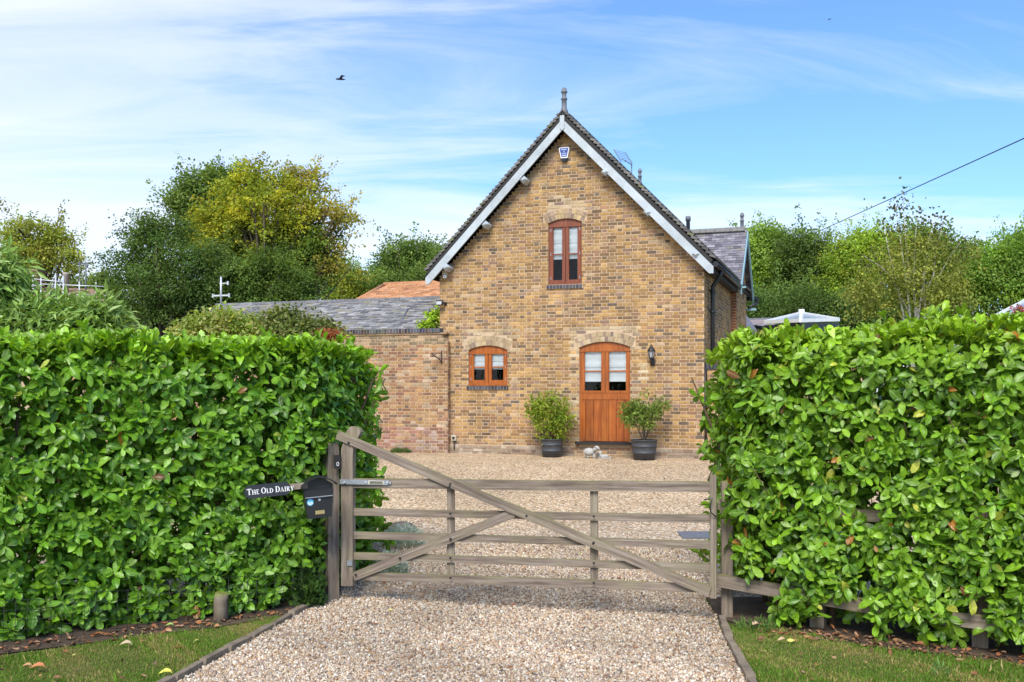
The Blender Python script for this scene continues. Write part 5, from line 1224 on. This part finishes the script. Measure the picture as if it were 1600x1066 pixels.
# sheep ornament
def sheep():
    c = at(924, 705, 21.25); root = empty('sheep_ornament', (c.x, 21.2, gi(21.2)+.006), 'weathered stone sheep ornament with two lambs below the doorstep', 'ornament', -TH)
    b = MB().mat('statue_stone')
    b.blob((-.05, 0, .135), (.135, .08, .085), None, 16, 10, .05)
    for dx in (-.13, -.08, .03, .06): b.tube([(dx, .02 if dx in (-.13, .03) else -.03, .0), (dx, 0, .09)], [.018, .026], 8)
    b.tube([(.05, -.01, .16), (.09, -.015, .20), (.105, -.02, .22)], [.05, .045, .04], 10)
    b.blob((.125, -.02, .225), (.058, .042, .042), Matrix.Rotation(.35, 3, 'Y'), 12, 8, .02); b.blob((.168, -.02, .205), (.024, .024, .02)); b.blob((.10, -.06, .245), (.018, .03, .01)); b.blob((.10, .025, .245), (.018, .03, .01)); b.build('ewe', root)
    b = MB().mat('statue_dark'); b.tube([(.13, -.07, 0), (.132, -.07, .06)], [.014, .02], 7); b.tube([(.165, -.07, 0), (.162, -.07, .06)], [.014, .02], 7); b.blob((.148, -.06, .075), (.032, .05, .04)); b.blob((.148, -.10, .12), (.026, .03, .028)); b.blob((.148, -.13, .11), (.014, .014, .013)); b.build('lamb', root)
    b = MB().mat('statue_stone'); b.blob((.29, -.02, .045), (.10, .065, .045), None, 14, 8, .04); b.tube([(.21, -.03, .05), (.20, -.03, .10)], [.04, .03], 8); b.blob((.20, -.035, .125), (.042, .034, .035)); b.blob((.185, -.065, .115), (.018, .02, .016)); b.blob((.22, -.03, .15), (.022, .012, .01)); b.box((.30, 0, .012), (.30, .16, .02)); b.build('lamb', root)
sheep()

# ================================================================ background right: conservatory, roofs, greenhouse
Yc = 29
cs = empty('conservatory', tuple(at(1252, 515, Yc)), 'white framed conservatory roof with central ridge seen above the right hedge', 'conservatory')
b = MB().mat('conservatory_glass'); ap = at(1252, 490, Yc+1.5); c0 = at(1196, 503.5, Yc); c1 = at(1310, 499.5, Yc); m0 = at(1252, 501, Yc-1.2)
m0 = at(1251, 501, Yc-1.4); c0b, c1b = c0+Vector((0, 4, 0)), c1+Vector((0, 4, 0))
i = b.addv([ap, c0, m0, c1, c0b, c1b]); b.face((i, i+1, i+2)); b.face((i, i+2, i+3)); b.face((i, i+4, i+1)); b.face((i, i+3, i+5)); place(b.build('glazing'), cs)
b = MB().mat('white_paint')
for q in (c0, m0, c1): b.bar(ap+Vector((0, 0, .03)), q+Vector((0, 0, .03)), .05, .10)
b.bar(c0, m0, .10, .10); b.bar(m0, c1, .10, .10); b.box(ap+Vector((0, 0, .06)), (.16, .12, .14)); place(b.build('frame'), cs)
b = MB().mat('black_plastic'); b.bar(c0-Vector((0, 0, .2)), m0-Vector((0, .0, .2)), .22, .08); b.bar(m0-Vector((0, 0, .2)), c1-Vector((0, 0, .2)), .22, .08)
place(b.build('gutter'), cs)
b = MB().mat('white_paint'); g_ = Vector((0, 0, .42)); b.bar(c0-g_, m0-g_, .10, .08); b.bar(m0-g_, c1-g_, .10, .08)
for t in (.0, .33, .66, 1): p = c0.lerp(m0, t); b.bar(p-g_, (p.x, p.y, .6), .07, .07, up=(0, 1, 0)); p = m0.lerp(c1, t); b.bar(p-g_, (p.x, p.y, .6), .07, .07, up=(0, 1, 0))
place(b.build('wall_frame'), cs)
b = MB().mat('glass'); i = b.addv([c0-g_, m0-g_, (m0.x, m0.y, .6), (c0.x, c0.y, .6), c1-g_, (c1.x, c1.y, .6)]); b.face((i, i+1, i+2, i+3)); b.face((i+1, i+4, i+5, i+2)); place(b.build('pane'), cs)
def shed(name, label, Y, pts_front, back_dy, mat, col, wallz=.5):
    root = empty(name, tuple(at(pts_front[0][0], pts_front[0][1], Y)), label, 'building'); P = [at(px, py, Y+dy) for px, py, dy in pts_front]
    return root, P
sr = empty('outbuilding', tuple(at(1175, 515, 30)), 'low dark slate roof right of the house above the hedge', 'building')
A, B_, C_, D = at(1158, 492, 33), at(1166, 492, 33), at(1183, 516, 29.5), at(1158, 518, 29.5)
b = MB().mat('slate'); b.col = (.17, .17, .19); i = b.addv([A, B_, C_, D]+[p-Vector((0, 0, .12)) for p in (A, B_, C_, D)])
for q in ((0, 1, 2, 3), (7, 6, 5, 4), (0, 4, 5, 1), (1, 5, 6, 2), (2, 6, 7, 3), (3, 7, 4, 0)): b.face([i+k for k in q])
place(b.build('roof'), sr)
b = MB().mat('slate'); b.col = (.33, .26, .24); i = b.addv([at(1166, 500, 34), at(1206, 499, 34), at(1214, 514, 31), at(1174, 514, 31)]); b.face((i, i+1, i+2, i+3)); place(b.build('roof'), sr)
b = MB().mat('mortar'); c = at(1190, 516, 31.5); b.bx(c.x-.9, c.x+.9, 31.3, 34.3, .5, c.z); b.mat('lead'); b.bar(at(1166, 499.5, 34), at(1206, 498.5, 34), .08, .08); place(b.build('wall'), sr)
gh = empty('greenhouse', tuple(at(1590, 500, 24)), 'corner of a glass greenhouse roof at the right edge', 'greenhouse')
b = MB().mat('conservatory_glass'); i = b.addv([at(1556, 494, 24), at(1612, 465, 26), at(1650, 472, 24), at(1640, 498, 22.5)]); b.face((i, i+1, i+2, i+3)); place(b.build('glazing'), gh)
b = MB().mat('white_paint'); b.bar(at(1556, 493, 24), at(1612, 464, 26), .06, .05); b.bar(at(1585, 478.5, 25), at(1588, 495, 24), .04, .04); b.bar(at(1566, 488, 24.4), at(1576, 487, 24.2), .03, .03); b.bar(at(1570, 489, 24.4), at(1600, 484, 24.6), .03, .03)
b.bar(at(1556, 494, 24), (at(1556, 494, 24).x, 24, .6), .05, .05, up=(0, 1, 0)); b.bar(at(1640, 498, 22.5), (at(1640, 498, 22.5).x, 22.5, .6), .05, .05, up=(0, 1, 0)); b.bar(at(1556, 494, 24), at(1640, 498, 22.5), .06, .05); place(b.build('frame'), gh)
# overhead cable
cb = MB().mat('black_iron'); p0 = at(1258, 371, 62); p1 = at(1660, 186, 30); N_ = 40
pts = [p0.lerp(p1, 2.3*t/N_)-Vector((0, 0, .06*4*(t/N_)*(1-t/N_))) for t in range(N_+1)]
cb.tube(pts, .020, 6); tag(cb.build('overhead_cable'), 'black overhead cable slanting up to the right across the sky', 'cable')
# birds
def bird(px, py, Y, s, label, rx):
    root = empty('bird', tuple(at(px, py, Y)), label, 'bird', rx); b = MB().mat('bird_dark')
    b.tube([(-.30*s, 0, -.02*s), (-.22*s, 0, 0), (-.05*s, 0, .02*s), (.16*s, 0, 0), (.32*s, 0, -.02*s)], [.01*s, .045*s, .075*s, .05*s, .012*s], 10)
    b.blob((-.24*s, 0, .01*s), (.055*s, .045*s, .045*s)); b.build('body', root)
    for sg_ in (-1, 1):
        b = MB().mat('bird_dark'); i = b.addv([(-.10*s, 0, .03*s), (.10*s, 0, .02*s), (.16*s, sg_*.30*s, .13*s), (.34*s, sg_*.62*s, .16*s if sg_ > 0 else .02*s), (.06*s, sg_*.34*s, .16*s)]+[(-.10*s, 0, .045*s), (.10*s, 0, .035*s), (.16*s, sg_*.30*s, .142*s), (.34*s, sg_*.62*s, .17*s if sg_ > 0 else .03*s), (.06*s, sg_*.34*s, .175*s)])
        for q in ((0, 1, 2, 3, 4), (9, 8, 7, 6, 5)): b.face([i+k for k in q])
        b.build('wing', root)
bird(532, 124, 60, .95, 'dark bird gliding high in the sky left of the gable', math.radians(8))
bird(1295, 31, 120, .55, 'tiny dark bird near the top right of the sky', math.radians(20))

# ================================================================ scaffolded house far left
Ys = 38
sh = empty('cottage', tuple(at(70, 480, Ys+4)), 'far cottage with brick chimney behind scaffolding', 'house')
b = MB().mat('coloured'); b.col = (.30, .20, .13)
a0, a1, a2, a3 = at(15, 462, Ys+1), at(170, 466, Ys+1), at(160, 452, Ys+3.5), at(40, 448, Ys+3.5)
i = b.addv([a0, a1, a2, a3]); b.face((i, i+1, i+2, i+3)); place(b.build('roof'), sh)
b = MB().mat('mortar'); b.bx(a0.x+.1, a1.x-.1, Ys+1.2, Ys+6, .5, a0.z-.02); place(b.build('wall'), sh)
b = MB(); c = at(47, 445, Ys+2.5); b.mat('brick'); 
for r_ in range(16):
    for k in range(4): b.col = pick(OLDST); b.bx(c.x-.47+k*.235+.004, c.x-.47+(k+1)*.235-.004, Ys+2.1, Ys+2.8, c.z-.6+r_*.075, c.z-.6+(r_+1)*.075-.01)
b.mat('mortar'); b.bx(c.x-.46, c.x+.46, Ys+2.11, Ys+2.79, c.z-.6, c.z+.58); b.mat('brick'); b.col = (.25, .17, .12); b.bx(c.x-.53, c.x+.53, Ys+2.04, Ys+2.86, c.z+.5, c.z+.56); chm = place(b.build('chimney'), sh)
for dx, m_, h_ in ((-.10, 'white_paint', .34), (.20, 'stone', .30)):
    b = MB().mat(m_); b.lathe([(.12, 0), (.105, h_*.8), (.125, h_*.85), (.125, h_), (.08, h_)], (c.x+dx, Ys+2.45, c.z+.561), 12); p = b.build('chimney_pot'); p.parent = chm; p.matrix_parent_inverse = chm.matrix_world.inverted() if False else (Matrix.Translation(sh.location) @ chm.matrix_parent_inverse).inverted() @ Matrix.Translation(sh.location)
sc = empty('scaffolding', tuple(at(90, 520, Ys)), 'pale scaffold tubes round the far left cottage roof', 'scaffolding')
def pole(p, q, name='standard', r_=.028):
    b = MB().mat('scaffold'); b.tube([p, q], r_, 6); place(b.build(name), sc)
for px, py, dy in ((28, 432, 0), (52, 428, 2), (64, 434, 0), (87, 427, 0), (99, 431, 0), (28, 440, 3), (124, 440, 0), (150, 441, 2)):
    p = at(px, py, Ys+dy); pole(p, (p.x, p.y, .6))
for (x0, y0, x1, y1) in ((10, 442, 52, 436), (52, 436, 100, 441), (10, 452, 66, 445), (64, 444, 165, 448), (20, 458, 170, 462), (60, 458, 100, 459)): pole(at(x0, y0, Ys), at(x1, y1, Ys), 'ledger', .024)
for (x0, y0, x1, y1) in ((52, 470, 66, 458), (56, 458, 66, 470), (98, 458, 112, 472), (104, 460, 96, 474)): pole(at(x0, y0, Ys), at(x1, y1, Ys), 'brace', .02)
b = MB().mat('coloured'); b.col = (.42, .33, .22); b.bar(at(12, 466, Ys+.3), at(168, 470, Ys+.3), .05, .6); place(b.build('boards'), sc)
b = MB().mat('stone'); p = at(103, 440, Ys+2.4); b.lathe([(.12, -.5), (.11, .25), (.14, .28), (.12, .36)], p, 10); place(b.build('chimney_pot'), sh)
ta = empty('television_aerial', tuple(at(128, 470, Ys+1)), 'television aerials on tall thin poles above the scaffolding', 'aerial')
b = MB().mat('lead'); b.tube([at(134, 470, Ys+1), at(134, 409, Ys+1)], .03, 6); b.tube([at(124, 470, Ys+1), at(124, 408, Ys+1)], .018, 6); b.tube([at(121, 412, Ys+1), at(145, 410.5, Ys+1)], .03, 6); b.box(at(135.5, 416, Ys+1), (.09, .09, .14)); b.box(at(127, 416, Ys+1), (.03, .03, .06))
place(b.build('mast'), ta)

# ================================================================ kerb edging, grass, litter
def edging(pts, label):
    root = empty('path_edging', (pts[0][0], pts[0][1], 0), label, 'edging')
    L = 0
    for (xa, ya), (xb, yb) in zip(pts[:-1], pts[1:]):
        d = Vector((xb-xa, yb-ya, 0)); n = max(1, round(d.length/.42)); 
        for k in range(n):
            p = Vector((xa, ya, 0))+d*((k+.5)/n); R = Matrix.Rotation(math.atan2(d.y, d.x)+random.uniform(-.03, .03), 3, 'Z')
            b = MB().mat('kerb'); b.box((p.x, p.y, gi(p.y)+.006+random.uniform(-.006, .012)), (d.length/n-.016, .065+random.uniform(-.012, .012), .075), R @ Matrix.Rotation(random.uniform(-.03, .03), 3, 'Y'), taper=.93); place(b.build('kerb_stone'), root)
edging([(XL(y)-.04, y) for y in (5.2, 6.2, 7.03, 8.2, 9.44)], 'row of worn edging stones along left side of the drive')
edging([(XR(y)+.04, y) for y in (5.2, 6.2, 7.03, 8.2, 8.9)], 'row of worn edging stones along right side of the drive')
def blades(name, n, xf, y0, y1, seed, label):
    r = np.random.default_rng(seed); y = r.uniform(y0, y1, n); xa, xb = xf(y); x = xa+(xb-xa)*r.random(n)
    # thin out toward the bed edge
    k = np.ones(n, bool); x, y = x[k], y[k]
    pat = .5+.5*np.sin(x*2.3+np.sin(y*3.1))*np.cos(y*2.1+x); pat2 = .5+.5*np.sin(x*7+y*5)
    keep = r.random(len(x)) < (.55+.45*pat); x, y, pat, pat2 = x[keep], y[keep], pat[keep], pat2[keep]; n = len(x)
    d = np.stack([r.normal(0, .45, n), r.normal(0, .45, n), np.ones(n)], 1); M = frames(d, r.normal(size=(n, 3)))*(r.uniform(.012, .040, n)*(.6+.7*pat)*np.where(r.random(n) < .02, 2.0, 1))[:, None, None]; M[:, :, 1] *= .20
    C = np.where((r.random(n) < .14+.35*(pat2 > .75)+.2*(pat < .25))[:, None], np.array((.46, .37, .15)), np.array((.165, .31, .035))*(1-pat[:, None]*.25)+np.array((.03, .02, .0))*pat2[:, None]); C = C*r.uniform(.65, 1.35, (n, 1))
    return tag(scatter(name, TV_, TF_, M, np.stack([x, y, np.full(n, .0)], 1), C, 'grass_blade', smooth=False), label, 'grass', kind='stuff')
def xfL(y): return (np.interp(y, [5.5, 7, 8, 9], [-4.6, -4.6, -3.55, -2.25]), np.interp(y, [0, 7.03, 9.44], [-3.9, -2.36, -1.89])-.09)
def xfR(y): return (np.interp(y, [0, 7.03, 8.2, 9.1], [1.0, 1.655, 1.75, 1.87])+.09, np.interp(y, [6, 7.5, 8.0, 8.8], [4.4, 3.75, 2.85, 2.1]))
blades('grass', 70000, xfL, 6.2, 9.0, 81, 'short green lawn grass left of the drive')
blades('grass', 62000, xfR, 6.2, 8.6, 82, 'short patchy lawn grass right of the drive')
def litter(name, pts, size, cols, seed, label):
    r = np.random.default_rng(seed); P = np.array(pts, float); n = len(P)
    d = r.normal(size=(n, 3))*np.array((1, 1, .18)); nn = r.normal(size=(n, 3))*.35+np.array((0, 0, 1)); M = frames(d, nn)*(size*r.uniform(.6, 1.2, n))[:, None, None]; M[:, :, 2] *= r.uniform(-.6, 1.6, (n, 1))
    C = np.array(cols)[r.integers(0, len(cols), n)]*r.uniform(.7, 1.3, (n, 1)); return tag(scatter(name, lv, lf, M, P, C, 'dry_leaf', mid=md), label, 'leaves', kind='stuff')
r = np.random.default_rng(9); pts = []
BR = [(.34, .13, .05), (.26, .10, .045), (.40, .20, .09), (.20, .09, .05), (.46, .27, .16)]
for k in range(300): t = r.random(); x = -2.0-4*t; y = 9.25-2.5*t+r.normal(0, .10); pts.append((x, y-.10, .03))
for k in range(480): t = r.random(); x = 2.05+3*t; y = 8.62-1.78*t+r.normal(0, .15); pts.append((x, y, .02+.02*r.random()))
litter('leaf_litter', pts, .062, BR+[(.12, .07, .04), (.16, .10, .05)], 4, 'brown fallen leaves scattered on the soil beneath the hedges')
pts = []
for k in range(60): y = r.uniform(6.9, 13); pts.append((r.uniform(-1.8, 1.6), y, gi(y)+.025))
for k in range(24): pts.append((r.uniform(-4, -2.5), r.uniform(7.0, 8.2), .04))
for k in range(26): pts.append((r.uniform(1.9, 3.6), r.uniform(7.0, 8.2), .04))
for k in range(70): y = r.uniform(13, 20.5); pts.append((r.uniform(-1.6, 3), y, gi(y)+.02))
litter('scattered_leaves', pts, .055, BR+[(.5, .45, .12), (.2, .12, .08)], 6, 'small dry leaves scattered across the lawn and gravel')
for px, py, s_, c_, lab in ((58, 1054, .11, (.50, .20, .08), 'large curled orange leaf on the left lawn'), (42, 1051, .07, (.48, .26, .12), 'smaller orange-brown leaf beside the large curled one on the left lawn'), (258, 1063, .10, (.62, .60, .10), 'yellow leaf at the edge of the left lawn near the kerb'), (196, 1017, .10, (.50, .38, .24), 'pale dry leaf stalk lying on the left lawn'), (265, 986, .07, (.30, .42, .10), 'pale green fallen leaf at the foot of the left hedge'), (1180, 986, .10, (.56, .40, .26), 'pale brown leaf on the right lawn near the kerb'), (1222, 1010, .08, (.52, .36, .22), 'thin tan leaf lying in the right lawn')):
    Yl = CAMZ*FPX/(py-HOR); x = (px-800)/FPX*Yl; M = frames(np.array([[1, .25, .05]]), np.array([[0, -.35, 1]]))*s_; M[:, :, 2] *= 2.2
    tag(scatter('fallen_leaf', lv, lf, M, np.array([[x-s_/2, Yl, .045]]), np.array([c_]), 'dry_leaf', mid=md), lab, 'leaf')
# weeds on the right lawn and small plants by the bed
tuft('weed', 'small bright green weed standing in the right lawn', at(1470, 1058, 7.15).x, 7.15, 40, .05, .10, [(.14, .26, .06), (.20, .34, .10)], 91)
tuft('weed', 'leafy weeds at the foot of the right gate post', 2.1, 8.55, 160, .16, .07, [(.10, .20, .04), (.16, .26, .06)], 92)
tuft('ivy_plant', 'dark ivy growing round the foot of the left gate post', -1.93, 9.46, 420, .13, .50, [(.04, .085, .02), (.07, .14, .03)], 93, wid=1.0)
# dark drain cover in the gravel
c = at(1098, 862, 13.5); Yd = 13.2
dc = MB().mat('lead'); Yd = 12.9; xd = (1092-800)/FPX*Yd; dc.box((xd, Yd, gi(Yd)+.012), (.5, .42, .02), Matrix.Rotation(.05, 3, 'X')); tag(dc.build('drain_cover'), 'dark grey patch of drain cover in the gravel near the right gate end', 'drain cover')
GRP = {'fallen_leaf': 'single leaves lying on the lawns', 'laurel_hedge': 'clipped laurel hedges either side of the gate', 'gate_post': 'timber posts at the gateway', 'plant_pot': 'grey pots flanking the door', 'bird': 'birds in the sky',
       'garden_wall': 'brick garden walls with blue coping', 'silver_plant': 'silvery plants inside the gate', 'rock': 'rocks inside the gate', 'path_edging': 'edging stones along the drive', 'television_aerial': 'television aerials', 'red_leaved_shrub': 'red-leaved shrubs', 'weed': 'weeds by the right lawn',
       'autumn_oak': 'trees behind the garden', 'dense_tree': 'trees behind the garden', 'mid_tree': 'trees behind the garden', 'oak_tree': 'trees behind the garden', 'dark_yew': 'trees behind the garden', 'sycamore_tree': 'trees behind the garden', 'outbuilding': 'low outbuildings with slate roofs'}
for o in bpy.data.objects:
    k = o.name.split('.')[0]
    if o.parent is None and k in GRP and 'label' in o: o['group'] = GRP[k]
print('objects', len(bpy.data.objects))
